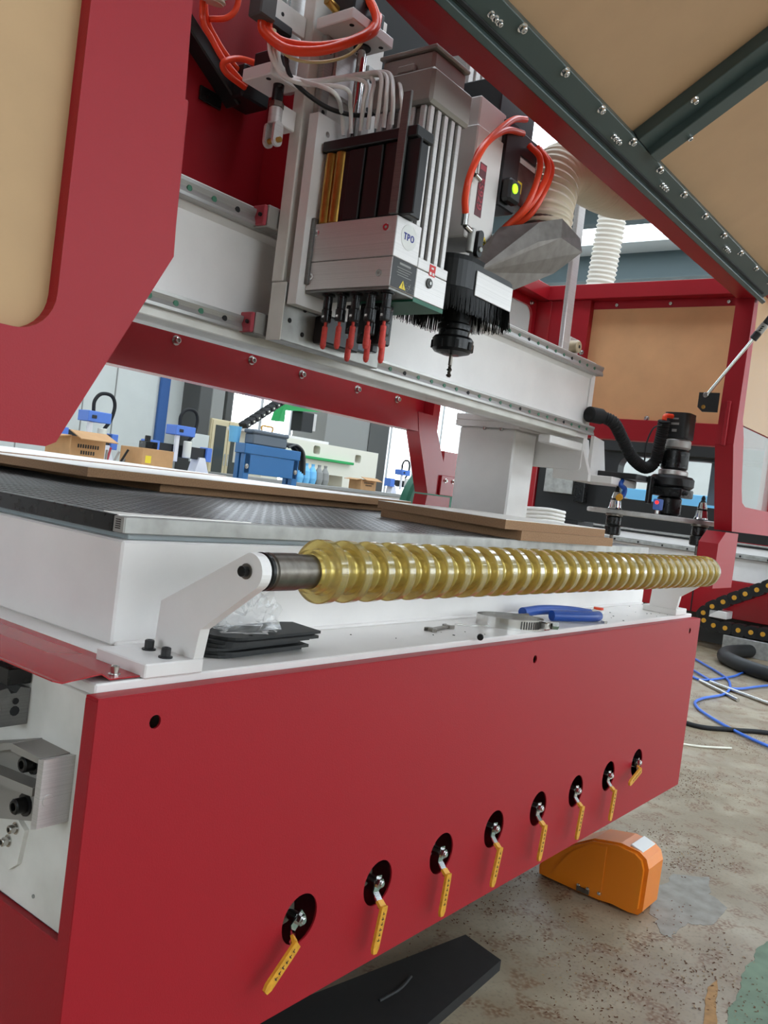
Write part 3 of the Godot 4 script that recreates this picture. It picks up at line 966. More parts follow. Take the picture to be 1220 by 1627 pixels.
func roller() -> void:
	bracket("roller_bracket", "white bracket holding the roller's near end, two black bolts", 0.150, -1.0)
	bracket("roller_bracket", "white bracket holding the roller's far end", 1.930, 1.0)
	var t := thing("feed_roller", "long steel roller with rows of amber plastic discs", "roller", v(1.05, 0.96, 0.055))
	var a := v(0.168, 1.002, 0.055)
	rod(t, "core", v(0.169, 1.002, 0.055), v(1.928, 1.002, 0.055), 0.0222, M.steel_worn, 28)
	rod(t, "end_ring", v(0.168, 1.002, 0.055), v(0.176, 1.002, 0.055), 0.0240, M.black_steel, 28)
	rod(t, "end_sleeve", v(0.177, 1.002, 0.055), v(0.232, 1.002, 0.055), 0.0240, M.steel_worn, 28)
	rod(t, "end_sleeve", v(1.905, 1.002, 0.055), v(1.927, 1.002, 0.055), 0.0340, M.steel, 28)
	var mb := MB.new()
	mb.lathe([v2(0.0232, 0.0245), v2(0.0232, -0.0245), v2(0.0285, -0.0245), v2(0.0288, -0.0125), v2(0.0300, -0.0110), v2(0.0350, -0.0098), v2(0.0412, -0.0085), v2(0.0425, -0.0070), v2(0.0425, 0.0070), v2(0.0412, 0.0085), v2(0.0350, 0.0098), v2(0.0300, 0.0110), v2(0.0288, 0.0125), v2(0.0285, 0.0245), v2(0.0232, 0.0245)], 48)
	var disc := mb.mesh()
	for k in 33:
		var x := 0.281 + 0.0500 * k
		put(t, "disc", disc, M.amber, along(v(x, 1.002, 0.055), v(x + 1, 1.002, 0.055)))


# ---------------------------------------------------------------- ball valves

func lever_part(mb: MB, pts: Array, w: float, th: float) -> void:
	# a flat strip along (y, z) points, w wide in x
	for i in pts.size() - 1:
		var p: Vector2 = pts[i]
		var q: Vector2 = pts[i + 1]
		var d := (q - p).normalized()
		var nn := v2(-d.y, d.x) * th / 2
		var a := [p + nn, q + nn, q - nn, p - nn]
		var c := []
		for s in [-w / 2, w / 2]:
			for e in a:
				c.append(v(s, e.x, e.y))
		mb.quad(c[0], c[1], c[5], c[4], v(0, nn.x, nn.y))
		mb.quad(c[3], c[2], c[6], c[7], v(0, -nn.x, -nn.y))
		mb.quad(c[0], c[1], c[2], c[3], Vector3.LEFT)
		mb.quad(c[4], c[5], c[6], c[7], Vector3.RIGHT)
		mb.quad(c[1], c[2], c[6], c[5], v(0, d.x, d.y))
		mb.quad(c[0], c[3], c[7], c[4], v(0, -d.x, -d.y))


func valves() -> void:
	var steel_mb := MB.new()
	lever_part(steel_mb, [v2(0.011, 0.002), v2(-0.016, 0.002), v2(-0.029, 0.016), v2(-0.036, 0.017)], 0.015, 0.0022)
	var steel_mesh := steel_mb.mesh()
	var grip := MB.new()
	grip.prism(poly([-0.0072, -0.030, 0.0072, -0.030, 0.0080, -0.036, 0.0080, -0.098, 0.0045, -0.106, -0.0045, -0.106, -0.0080, -0.098, -0.0080, -0.036]), 2, 0.0215, 0.0265)
	lever_part(grip, [v2(-0.026, 0.0125), v2(-0.034, 0.0235)], 0.0155, 0.005)
	var grip_mesh := grip.mesh()
	var names := ["ball valve with lever swung to the left, nearest the cover's left end", "second ball valve from the left, yellow lever hanging down", "third ball valve from the left, yellow lever hanging down", "fourth ball valve from the left, yellow lever hanging down", "fifth ball valve from the left, yellow lever hanging down", "sixth ball valve from the left, yellow lever hanging down", "seventh ball valve from the left, yellow lever hanging down", "last ball valve, lever turned almost level beside the cover's right end"]
	var turns := [-0.85, -0.16, -0.1, -0.2, -0.12, -0.14, -0.12, -1.25]
	for k in 8:
		var p := v(0.385 + 0.1885 * k, 0.480, 0.002)
		var t := thing("ball_valve", names[k], "valve", p, "ball valves along the red cover")
		var bas := Basis(Vector3.BACK, turns[k])
		rod(t, "body", p + v(0, 0, -0.060), p + v(0, 0, -0.024), 0.021, M.steel_worn, 20)
		rod(t, "pipe", p + v(0, -0.08, -0.05), p + v(0, 0.08, -0.05), 0.014, M.black_steel, 16)
		rod(t, "stem", p + v(0, 0, -0.026), p + v(0, 0, 0.002), 0.008, M.steel, 14)
		put(t, "lever", steel_mesh, M.chrome, Transform3D(bas, p))
		hexa(t, "nut", p + v(0, 0, 0.003), p + v(0, 0, 0.010), 0.0085, M.steel)
		rod(t, "stem_end", p + v(0, 0, 0.010), p + v(0, 0, 0.0135), 0.0048, M.chrome, 12)
		var g := put(t, "grip", grip_mesh, M.yellow, Transform3D(bas, p))
		for j in 6:
			var y := -0.042 - 0.0085 * j
			put(g, "mark", chamfer_box(v(0.0060 if j % 2 else 0.0046, 0.0014, 0.0004), 0.0), M.print, Transform3D(bas, p + bas * v(0.0006, y, 0.0268)))
			put(g, "mark", chamfer_box(v(0.0012, 0.0052, 0.0004), 0.0), M.print, Transform3D(bas, p + bas * v(-0.001 + 0.001 * (j % 3), y + 0.001, 0.0268)))


# ---------------------------------------------------------------- the head: carriage, drills, spindle

func carriage() -> void:
	var t := thing("head_carriage", "white plate carriage with vertical rails on the gantry beam", "carriage", v(0.8, 1.39, -0.47))
	box(t, "lower_block", v(0.640, 1.387, -0.480), v(0.955, 1.502, -0.441), M.alu_matt, 0.002)
	box(t, "side_strip", v(0.6385, 1.387, -0.4805), v(0.6405, 1.502, -0.4405), M.white_worn, 0.0)
	var a := box(t, "back_plate", v(0.640, 1.504, -0.486), v(0.86, 2.12, -0.454), M.white_worn, 0.002)
	for q in [[0.665, 0.690], [0.795, 0.820]]:
		var r := box(t, "vertical_rail", v(q[0], 1.52, -0.4535), v(q[1], 2.0, -0.436), M.steel_rail, 0.002)
		for k in 8:
			rod(r, "painted_rail_hole", v((q[0] + q[1]) / 2, 1.55 + 0.06 * k, -0.437), v((q[0] + q[1]) / 2, 1.55 + 0.06 * k, -0.4355), 0.005, M.black_matt, 10)  # solid black discs imitate the shaded rail holes
	rod(t, "lift_rod", v(0.735, 1.6, -0.405), v(0.735, 2.0, -0.405), 0.0085, M.chrome, 16)
	rod(t, "lift_rod", v(0.765, 1.6, -0.425), v(0.765, 2.0, -0.425), 0.006, M.chrome, 16)
	box(t, "cylinder_body", v(0.70, 1.9, -0.4535), v(0.785, 2.3, -0.44), M.alu, 0.004)
	var tp := box(t, "top_plate", v(0.640, 2.000, -0.447), v(0.768, 2.022, -0.352), M.white, 0.002)
	rod(tp, "seal", v(0.735, 1.996, -0.405), v(0.735, 2.000, -0.405), 0.018, M.black, 20)
	for q in [[0.66, -0.37], [0.70, -0.43], [0.752, -0.37], [0.752, -0.43]]:
		rod(tp, "painted_screw_hole", v(q[0], 1.9992, q[1]), v(q[0], 2.0005, q[1]), 0.005, M.black_matt, 10)  # black discs in place of drilled holes, their shade as colour
	box(t, "valve_block", v(0.66, 2.0225, -0.43), v(0.755, 2.065, -0.37), M.black, 0.003)
	rod(t, "silencer", v(0.655, 2.035, -0.41), v(0.625, 2.04, -0.41), 0.009, M.brass, 12)
	rod(t, "guide_column", v(0.70, 2.066, -0.40), v(0.70, 2.35, -0.40), 0.030, M.alu, 20)
	rod(t, "guide_column", v(0.765, 2.023, -0.43), v(0.765, 2.35, -0.43), 0.008, M.chrome, 14)
	# lifting plate that carries the drills
	var drilled := []
	for q in [[0.672, 1.80], [0.706, 1.792], [0.732, 1.80], [0.668, 1.765], [0.664, 1.56], [0.70, 1.50]]:
		drilled.append(circle2(v2(q[0], q[1]), 0.0058, 14))
	plate(t, "lifting_plate", rect(0.640, 1.458, 0.80, 1.832), 2, -0.434, -0.410, M.white, drilled)
	for q in [[0.66, 1.475], [0.66, 1.43], [0.70, 1.46], [0.70, 1.41]]:
		rod(t, "painted_screw_hole", v(q[0], q[1], -0.4415), v(q[0], q[1], -0.4395), 0.005, M.black_matt, 10)  # hole darkness painted as black discs on the block
	box(t, "proximity_switch", v(0.73, 1.40, -0.4405), v(0.84, 1.455, -0.405), M.black, 0.003)
	box(t, "terminal_block", v(0.85, 1.41, -0.4405), v(0.90, 1.48, -0.42), M.grey_plastic, 0.002)
	# angle bar reaching left, with a cylinder, its plate and fork head
	box(t, "angle_bar", v(0.50, 1.985, -0.482), v(0.6395, 2.026, -0.474), M.white_worn, 0.001)
	box(t, "angle_bar", v(0.50, 2.018, -0.50), v(0.6395, 2.026, -0.4825), M.white_worn, 0.001)
	for x in [0.545, 0.575]:
		rod(t, "painted_screw_hole", v(x, 2.002, -0.4745), v(x, 2.002, -0.4732), 0.004, M.black_matt, 10)  # black discs stand in for the dark of holes in the bar
	box(t, "hose_clip", v(0.49, 1.955, -0.475), v(0.53, 2.06, -0.44), M.grey_dark, 0.003)
	box(t, "hose_clip", v(0.53, 1.955, -0.472), v(0.585, 1.975, -0.45), M.black, 0.003)
	rod(t, "lift_cylinder", v(0.715, 1.94, -0.60), v(0.715, 2.35, -0.60), 0.030, M.alu, 24)
	rod(t, "lift_cylinder", v(0.655, 1.93, -0.56), v(0.655, 2.35, -0.56), 0.012, M.chrome, 16)
	var cp := box(t, "cylinder_plate", v(0.545, 1.872, -0.535), v(0.622, 1.896, -0.455), M.white, 0.002)
	box(cp, "cushion", v(0.565, 1.896, -0.53), v(0.615, 1.935, -0.48), M.black, 0.003)
	rod(cp, "painted_screw_hole", v(0.560, 1.8712, -0.475), v(0.560, 1.8725, -0.475), 0.005, M.black_matt, 10)  # black disc, the shade of a hole put into colour
	rod(t, "piston_rod", v(0.588, 1.838, -0.475), v(0.588, 1.874, -0.475), 0.011, M.black_steel, 16)
	hexa(t, "lock_nut", v(0.588, 1.828, -0.475), v(0.588, 1.838, -0.475), 0.015, M.steel_worn)
	var fk := rod(t, "fork_head", v(0.588, 1.795, -0.475), v(0.588, 1.828, -0.475), 0.0135, M.alu, 18)
	plate(fk, "fork_cheek", rounded(v2(0.576, 1.752), v2(0.600, 1.80), 0.0115), 2, -0.466, -0.460, M.alu)
	plate(fk, "fork_cheek", rounded(v2(0.576, 1.752), v2(0.600, 1.80), 0.0115), 2, -0.490, -0.484, M.alu)
	rod(fk, "fork_pin", v(0.588, 1.764, -0.492), v(0.588, 1.764, -0.452), 0.0055, M.brass, 12)
	box(t, "lug", v(0.600, 1.80, -0.50), v(0.6395, 1.84, -0.47), M.white, 0.002)


func drill_unit() -> void:
	var t := thing("drill_unit", "multi-spindle drilling unit with silver housing and red drill bits", "drill unit", v(0.70, 1.49, -0.31))
	var zf := -0.198
	box(t, "upper_housing", v(0.660, 1.5445, -0.409), v(0.7370, 1.6190, zf), M.alu, 0.0012)
	box(t, "lower_housing", v(0.660, 1.4890, -0.409), v(0.7370, 1.5435, zf), M.alu, 0.0012)
	box(t, "upper_housing", v(0.7375, 1.5440, -0.34), v(0.8390, 1.5640, zf), M.alu, 0.0012)
	box(t, "lower_housing", v(0.7375, 1.4880, -0.34), v(0.8390, 1.5430, zf), M.alu, 0.0012)
	box(t, "mounting_block", v(0.655, 1.50, -0.4098), v(0.70, 1.63, -0.400), M.alu_dark, 0.001)
	for q in [[-0.395, 1.600], [-0.222, 1.598], [-0.397, 1.515], [-0.226, 1.514]]:
		rod(t, "bolt", v(0.6585, q[1], q[0]), v(0.6605, q[1], q[0]), 0.0070, M.chrome, 16)
		rod(t, "bolt_socket", v(0.6580, q[1], q[0]), v(0.6588, q[1], q[0]), 0.0030, M.grey_mid, 6)
	# labels on the front faces
	var st := rod(t, "round_sticker", v(0.700, 1.5885, zf), v(0.700, 1.5885, zf + 0.0006), 0.0235, M.print_white, 28)
	lettering(st, "sticker_text", "TPO", 0.0130, M.print_blue, Transform3D(Basis(), v(0.700, 1.5880, zf + 0.0010)))
	var bl := box(t, "warning_label", v(0.6620, 1.4900, zf), v(0.7355, 1.5430, zf + 0.0006), M.black, 0.0)
	box(bl, "label_line", v(0.682, 1.5345, zf + 0.0006), v(0.717, 1.5385, zf + 0.0009), M.grey_mid, 0.0)
	for k in 4:
		box(bl, "label_line", v(0.676 + 0.003 * (k % 2), 1.5280 - 0.0045 * k, zf + 0.0006), v(0.722 - 0.005 * (k % 3), 1.5292 - 0.0045 * k, zf + 0.0009), M.grey_mid, 0.0)
	var tr := plate(bl, "warning_triangle", poly([0.688, 1.4925, 0.708, 1.4925, 0.698, 1.5080]), 2, zf + 0.0006, zf + 0.0010, M.print_yellow)
	box(tr, "mark", v(0.6972, 1.4970, zf + 0.001), v(0.6988, 1.5035, zf + 0.0013), M.print, 0.0)
	box(tr, "mark", v(0.6972, 1.4945, zf + 0.001), v(0.6988, 1.4958, zf + 0.0013), M.print, 0.0)
	for k in 26:
		var p := v2(rng.randf_range(0.706, 0.735), rng.randf_range(1.4905, 1.506))
		box(bl, "scratch", v(p.x, p.y, zf + 0.0006), v(p.x + rng.randf_range(0.0008, 0.003), p.y + rng.randf_range(0.0006, 0.0016), zf + 0.0009), M.grey_mid, 0.0)
	var rs := box(t, "red_sticker", v(0.7760, 1.5395, zf), v(0.7960, 1.5610, zf + 0.0006), M.print_red, 0.0)
	box(rs, "mark", v(0.7820, 1.5530, zf + 0.0006), v(0.7895, 1.5565, zf + 0.0009), M.print_white, 0.0)
	box(rs, "mark", v(0.7780, 1.5415, zf + 0.0006), v(0.7840, 1.5470, zf + 0.0009), M.print_white, 0.0)
	box(rs, "mark", v(0.7875, 1.5415, zf + 0.0006), v(0.7935, 1.5470, zf + 0.0009), M.print_white, 0.0)
	var vt := rod(t, "vent_plug", v(0.7800, 1.5245, zf - 0.001), v(0.7800, 1.5245, zf + 0.003), 0.0098, M.grey_dark, 20)
	rod(vt, "vent_core", v(0.7800, 1.5245, zf + 0.003), v(0.7800, 1.5245, zf + 0.005), 0.0036, M.steel, 12)
	plate(t, "under_plate", rect(0.7375, -0.34, 0.839, zf - 0.001), 1, 1.4795, 1.4875, M.green_dark)
	box(t, "under_plate", v(0.6605, 1.4830, -0.408), v(0.737, 1.4885, zf - 0.001), M.alu_dark, 0.001)
	# drill chucks, front row with long bits and three behind
	var ch := MB.new()
	ch.lathe([v2(0, 0), v2(0.0130, 0), v2(0.0135, -0.004), v2(0.0090, -0.0055), v2(0.0088, -0.030), v2(0.0102, -0.032), v2(0.0102, -0.052), v2(0.0090, -0.055), v2(0, -0.055)], 18)
	var chuck := ch.mesh()
	var db := MB.new()
	db.lathe([v2(0.0030, 0), v2(0.0030, -0.008), v2(0.0056, -0.010), v2(0.0060, -0.046), v2(0.0040, -0.052), v2(0, -0.054)], 12)
	var bit := db.mesh()
	for k in 5:
		var z: float = [-0.358, -0.322, -0.287, -0.250, -0.212][k]
		var c := put(t, "drill_chuck", chuck, M.black_steel, at(v(0.676, 1.4830, z)))
		screw(c, "grub_screw", v(0.6662, 1.438, z), Vector3.LEFT, 0.0022, 0.0015, M.chrome)
		put(c, "drill_bit", bit, M.drill_red, at(v(0.676, 1.4290, z)))
	for k in 3:
		var x: float = [0.706, 0.712, 0.720][k]
		var z: float = [-0.318, -0.275, -0.245][k]
		var c := put(t, "drill_chuck", chuck, M.black_steel, at(v(x, 1.4650, z)))
		put(c, "drill_bit", bit, M.drill_red, at(v(x, 1.4110, z)))
	box(t, "side_drill", v(0.7385, 1.40, -0.33), v(0.775, 1.48, -0.27), M.black_steel, 0.003)
	rod(t, "side_drill_nose", v(0.756, 1.385, -0.30), v(0.756, 1.402, -0.30), 0.011, M.black_steel, 14)
	# black ribbed cylinder block with brass tubes
	box(t, "cylinder_block", v(0.6680, 1.6200, -0.372), v(0.704, 1.7580, -0.180), M.black, 0.002)
	for k in 4:
		var z := -0.318 + 0.044 * k
		box(t, "cylinder_rib", v(0.6625, 1.6205, z - 0.019), v(0.6685, 1.757, z + 0.019), M.black, 0.003)
	var cap := box(t, "cylinder_cap", v(0.656, 1.7585, -0.405), v(0.708, 1.7790, -0.174), M.black, 0.002)
	for z in [-0.390, -0.364]:
		rod(t, "brass_tube", v(0.674, 1.6195, z), v(0.674, 1.7585, z), 0.0135, M.brass, 18)
	for k in 8:
		var z := -0.385 + 0.025 * k
		var f := rod(cap, "fitting", v(0.690, 1.7785, z), v(0.690, 1.788, z), 0.0055, M.steel, 12)
		rod(f, "release_ring", v(0.690, 1.788, z), v(0.690, 1.792, z), 0.0062, M.print_blue, 12)
	box(t, "guard_bar", v(0.6525, 1.6195, -0.2150), v(0.6590, 1.8420, -0.1960), M.alu_dark, 0.001)
	# silver motor column with a cast head
	var mc := box(t, "motor_column", v(0.728, 1.6200, -0.335), v(0.834, 1.8480, -0.213), M.alu_dark, 0.002)
	for k in 5:
		box(mc, "fin", v(0.728 + 0.0235 * k, 1.6200 if k == 0 else 1.5645, -0.2128), v(0.740 + 0.0235 * k, 1.8480, -0.2052), M.alu, 0.001)
	box(mc, "column_foot", v(0.7385, 1.5645, -0.335), v(0.834, 1.6195, -0.2130), M.alu_dark, 0.001)
	for k in 5:
		box(mc, "fin", v(0.7215, 1.6205, -0.330 + 0.026 * k), v(0.7280, 1.8480, -0.318 + 0.026 * k), M.alu, 0.001)
	var hd := box(t, "motor_head", v(0.712, 1.8485, -0.350), v(0.848, 1.9150, -0.196), M.alu_cast, 0.006)
	box(hd, "head_cap", v(0.728, 1.9155, -0.340), v(0.840, 1.9550, -0.212), M.alu_cast, 0.006)
	box(hd, "head_lug", v(0.7160, 1.9155, -0.29), v(0.7275, 1.9300, -0.25), M.alu_cast, 0.002)
	box(hd, "head_lid", v(0.724, 1.9555, -0.345), v(0.844, 1.9630, -0.207), M.alu_cast, 0.002)


func spindle() -> void:
	var t := thing("router_spindle", "white router spindle with black collet nut and thin cutter", "spindle", v(1.035, 1.40, -0.30))
	var zf := -0.232
	box(t, "housing", v(0.930, 1.665, -0.37), v(1.036, 1.900, zf), M.white, 0.003)
	box(t, "upper_housing", v(0.940, 1.901, -0.37), v(1.046, 1.965, zf - 0.008), M.white, 0.003)
	box(t, "top_box", v(1.045, 1.966, -0.37), v(1.20, 2.06, -0.26), M.black, 0.003)
	var lb := box(t, "name_label", v(0.9540, 1.718, zf), v(0.9800, 1.8290, zf + 0.0008), M.print_maroon, 0.0)
	box(lb, "label_logo", v(0.9560, 1.8150, zf + 0.0008), v(0.9780, 1.8260, zf + 0.0011), M.cap_red, 0.0)
	lettering(lb, "label_text", "ES929", 0.0190, M.cap_red, Transform3D(Basis(Vector3.BACK, -PI / 2), v(0.967, 1.766, zf + 0.0014)))
	var tr := plate(t, "warning_triangle", poly([0.994, 1.6680, 1.016, 1.6680, 1.005, 1.6860]), 2, zf, zf + 0.0008, M.print_yellow)
	plate(tr, "mark", poly([1.0015, 1.6715, 1.0085, 1.6715, 1.005, 1.6795]), 2, zf + 0.0008, zf + 0.0012, M.print)
	for q in [[0.918, 1.800], [0.906, 1.690]]:
		var f := rod(t, "air_fitting", v(q[0], q[1] - 0.012, zf + 0.012), v(q[0], q[1] + 0.014, zf + 0.012), 0.0075, M.steel, 12)
		rod(f, "fitting_elbow", v(q[0], q[1] - 0.012, zf + 0.014), v(q[0] + 0.022, q[1] - 0.016, zf + 0.014), 0.0060, M.steel, 12)
	rod(t, "sensor", v(0.945, 1.635, -0.226), v(0.947, 1.685, -0.226), 0.0080, M.alu_matt, 14)
	var rk := plate(t, "rocker_arm", rounded(v2(0.962, 1.632), v2(0.982, 1.688), 0.0095), 2, -0.228, -0.218, M.black)
	rod(rk, "rocker_pin", v(0.972, 1.648, -0.219), v(0.972, 1.648, -0.214), 0.006, M.chrome, 12)
	box(t, "rear_profile", v(1.075, 1.70, -0.44), v(1.185, 2.16, -0.386), M.alu, 0.002)
	for k in 4:
		box(t, "rear_profile_fin", v(1.077 + 0.028 * k, 1.97, -0.3855), v(1.095 + 0.028 * k, 2.16, -0.378), M.alu, 0.001)
	# black control box with a green light
	box(t, "control_box", v(1.0365, 1.765, -0.40), v(1.105, 1.955, zf + 0.004), M.black, 0.003)
	var ld := box(t, "lamp_block", v(1.0365, 1.775, zf + 0.0045), v(1.085, 1.825, zf + 0.030), M.black, 0.006)
	rod(ld, "green_light", v(1.054, 1.803, zf + 0.029), v(1.054, 1.803, zf + 0.033), 0.0105, M.led_green, 20)
	var rp := box(t, "rating_plate", v(1.106, 1.795, -0.34), v(1.185, 1.90, zf + 0.0), M.sheet, 0.002)
	box(rp, "plate_print", v(1.110, 1.885, zf), v(1.180, 1.896, zf + 0.0008), M.print_white, 0.0)
	box(rp, "plate_print", v(1.112, 1.82, zf), v(1.130, 1.845, zf + 0.0008), M.print_yellow, 0.0)
	box(t, "control_box", v(1.106, 1.905, -0.38), v(1.20, 1.96, -0.24), M.black, 0.004)
	# nose, nut and cutter
	rod(t, "flange", v(1.030, 1.6230, -0.305), v(1.030, 1.6350, -0.305), 0.092, M.black, 36)
	rod(t, "neck", v(1.035, 1.500, -0.30), v(1.035, 1.6235, -0.30), 0.034, M.black_steel, 24)
	var nm := MB.new()
	nm.lathe([v2(0, 0), v2(0.020, 0), v2(0.040, 0.006), v2(0.0455, 0.012), v2(0.0465, 0.034), v2(0.0420, 0.040), v2(0.0345, 0.041), v2(0.0345, 0.052), v2(0.0385, 0.055), v2(0.0385, 0.066), v2(0, 0.066)], 30)
	var nut := put(t, "collet_nut", nm.mesh(), M.black_steel, at(v(1.035, 1.4350, -0.30)))
	for k in 8:
		var a := TAU * k / 8
		var e := v(cos(a), 0, sin(a))
		put(nut, "spanner_slot", chamfer_box(v(0.010, 0.018, 0.004), 0.001), M.black_matt, Transform3D(Basis(Vector3.UP, -a + PI / 2), v(1.035, 1.455, -0.30) + e * 0.0462))
	rod(t, "cutter_shank", v(1.035, 1.412, -0.30), v(1.035, 1.436, -0.30), 0.0042, M.steel_worn, 12)
	var cb := MB.new()
	for k in 12:
		var a := k * 0.55
		var b := (k + 1) * 0.55
		for s in [0.0, PI]:
			var p0 := v(cos(a + s), 0, sin(a + s)) * 0.006
			var p1 := v(cos(b + s), 0, sin(b + s)) * 0.006
			var q0 := v(cos(a + s + 1.6), 0, sin(a + s + 1.6)) * 0.0038
			var q1 := v(cos(b + s + 1.6), 0, sin(b + s + 1.6)) * 0.0038
			var h0 := v(0, 0.0022 * k, 0)
			var h1 := v(0, 0.0022 * (k + 1), 0)
			cb.quad(p0 + h0, q0 + h0, q1 + h1, p1 + h1, p0 + q0)
			cb.quad(q0 + h0, -p0 + h0, -p1 + h1, q1 + h1, q0)
	put(t, "cutter", cb.mesh(), M.steel_worn, at(v(1.035, 1.386, -0.30)))


func dust_extraction() -> void:
	var t := thing("dust_shoe", "sheet-metal dust shoe with black brush skirt around the spindle", "dust shoe", v(1.04, 1.48, -0.30))
	var out := rounded(v2(0.892, -0.425), v2(1.150, -0.208), 0.055, 8)
	var inner := rounded(v2(0.905, -0.412), v2(1.137, -0.221), 0.045, 8)
	plate(t, "shoe_rim", out, 1, 1.556, 1.612, M.black, [inner])
	plate(t, "shoe_top", out, 1, 1.612, 1.622, M.black_matt)
	box(t, "front_strip", v(0.955, 1.546, -0.2075), v(1.106, 1.598, -0.2045), M.alu, 0.001)
	var br := MB.new()
	var per := []
	for i in out.size():
		var a := out[i]
		var b := out[(i + 1) % out.size()]
		var n := maxi(1, int((b - a).length() / 0.0021))
		for k in n:
			per.append(a.lerp(b, float(k) / n))
	var cen := v2(1.02, -0.315)
	for layer in 2:
		for p in per:
			var q: Vector2 = cen + (p - cen) * (0.985 - 0.045 * layer)
			var e: Vector2 = (p - cen).normalized() * rng.randf_range(-0.001, 0.006)
			var l := rng.randf_range(0.042, 0.053)
			var s := v2(rng.randf_range(-0.002, 0.002), rng.randf_range(-0.002, 0.002))
			var top := v(q.x, 1.557, q.y)
			var bot := v(q.x + e.x + s.x, 1.557 - l, q.y + e.y + s.y)
			var side := v(-(p - cen).normalized().y, 0, (p - cen).normalized().x) * 0.0012
			var inw := v((p - cen).normalized().x, 0, (p - cen).normalized().y) * -0.0010
			br.quad(top - side, top + side, bot + side * 0.5, bot - side * 0.5, -inw)
			br.quad(top + side, top + inw, bot + inw, bot + side * 0.5, side)
			br.quad(top - side, top + inw, bot + inw, bot - side * 0.5, -side)
	var bm := put(t, "brush", br.mesh(), M.bristle)
	bm.set_meta("kind", "stuff")
	# duct rising to the hose collar
	var f := [v(0.960, 1.596, -0.214), v(1.121, 1.600, -0.212), v(1.245, 1.669, -0.185), v(1.311, 1.736, -0.152), v(1.200, 1.737, -0.152), v(1.126, 1.707, -0.167)]
	var g := [f[0] + v(0.004, 0.034, -0.012), v(1.046, 1.719, -0.222), f[5] + v(0.0, 0.044, -0.004), f[4] + v(0.0, 0.044, -0.004), f[3] + v(0.0, 0.034, -0.01), v(1.33, 1.77, -0.33), v(1.15, 1.70, -0.34), v(1.125, 1.625, -0.32)]
	var mid := v(1.16, 1.70, -0.22)
	var mb := MB.new()
	for i in range(1, 5):
		mb.tri(f[0], f[i], f[i + 1], v(0.0, -0.5, 1))
	for q in [[f[0], f[5], g[2]], [f[0], g[2], g[1]], [f[0], g[1], g[0]], [f[5], f[4], g[3]], [f[5], g[3], g[2]], [f[4], f[3], g[4]], [f[4], g[4], g[3]], [f[3], f[2], g[5]], [f[3], g[5], g[4]], [f[2], f[1], g[7]], [f[2], g[7], g[6]], [f[2], g[6], g[5]], [f[0], g[0], g[7]], [f[0], g[7], f[1]], [g[1], g[2], g[3]], [g[1], g[3], g[4]], [g[1], g[4], g[5]], [g[1], g[5], g[6]], [g[0], g[1], g[6]], [g[0], g[6], g[7]]]:
		mb.tri(q[0], q[1], q[2], (q[0] + q[1] + q[2]) / 3 - mid)
	put(t, "duct", mb.mesh(), M.sheet)
	var col := put(t, "collar", CylinderMesh.new(), M.sheet)
	var cmb := MB.new()
	cmb.lathe([v2(0.056, 0), v2(0.058, 0.002), v2(0.058, 0.05), v2(0.055, 0.05), v2(0.053, 0)], 32)
	col.mesh = cmb.mesh()
	col.global_transform = along(v(1.265, 1.762, -0.245), v(1.285, 1.86, -0.250))
	# suction hoses
	var path := [v(1.275, 1.765, -0.245), v(1.288, 1.850, -0.252), v(1.345, 1.945, -0.265), v(1.46, 2.000, -0.275), v(1.60, 2.015, -0.28), v(1.76, 2.045, -0.29), v(1.96, 2.11, -0.31), v(2.25, 2.23, -0.36)]
	var h := hose(self, "suction_hose", path, 0.066, M.suction_hose, 28, 0.0185, 0.0042)
	tag(h, "clear beige ribbed hose arching up from the dust shoe", "hose")
	var h2 := hose(self, "suction_hose", [v(4.14, 1.62, -1.52), v(4.12, 2.0, -1.48), v(4.08, 2.3, -1.43), v(4.06, 2.6, -1.40), v(4.0, 3.1, -1.35), v(3.9, 3.9, -1.3), v(3.9, 6.6, -1.3)], 0.078, M.suction_white, 28, 0.026, 0.005)
	tag(h2, "white ribbed hose hanging down behind the hood's right wall", "hose")
	var s := thing("hanger_strip", "flat aluminium strip standing on the gantry beam beside the hose", "metal strip", v(2.07, 1.66, -0.56))
	box(s, "strip", v(2.045, 1.6565, -0.572), v(2.095, 2.40, -0.556), M.alu, 0.002, Basis(Vector3.BACK, 0.02))
	box(s, "angle_plate", v(2.13, 1.6565, -0.575), v(2.20, 1.715, -0.570), M.alu, 0.001)
	var kn := rod(s, "pulley", v(2.135, 1.680, -0.569), v(2.135, 1.680, -0.535), 0.021, M.hose_wire, 20)
	rod(kn, "painted_pulley_bore", v(2.135, 1.680, -0.536), v(2.135, 1.680, -0.534), 0.006, M.black_matt, 12)  # bore shown by a black disc instead of real depth


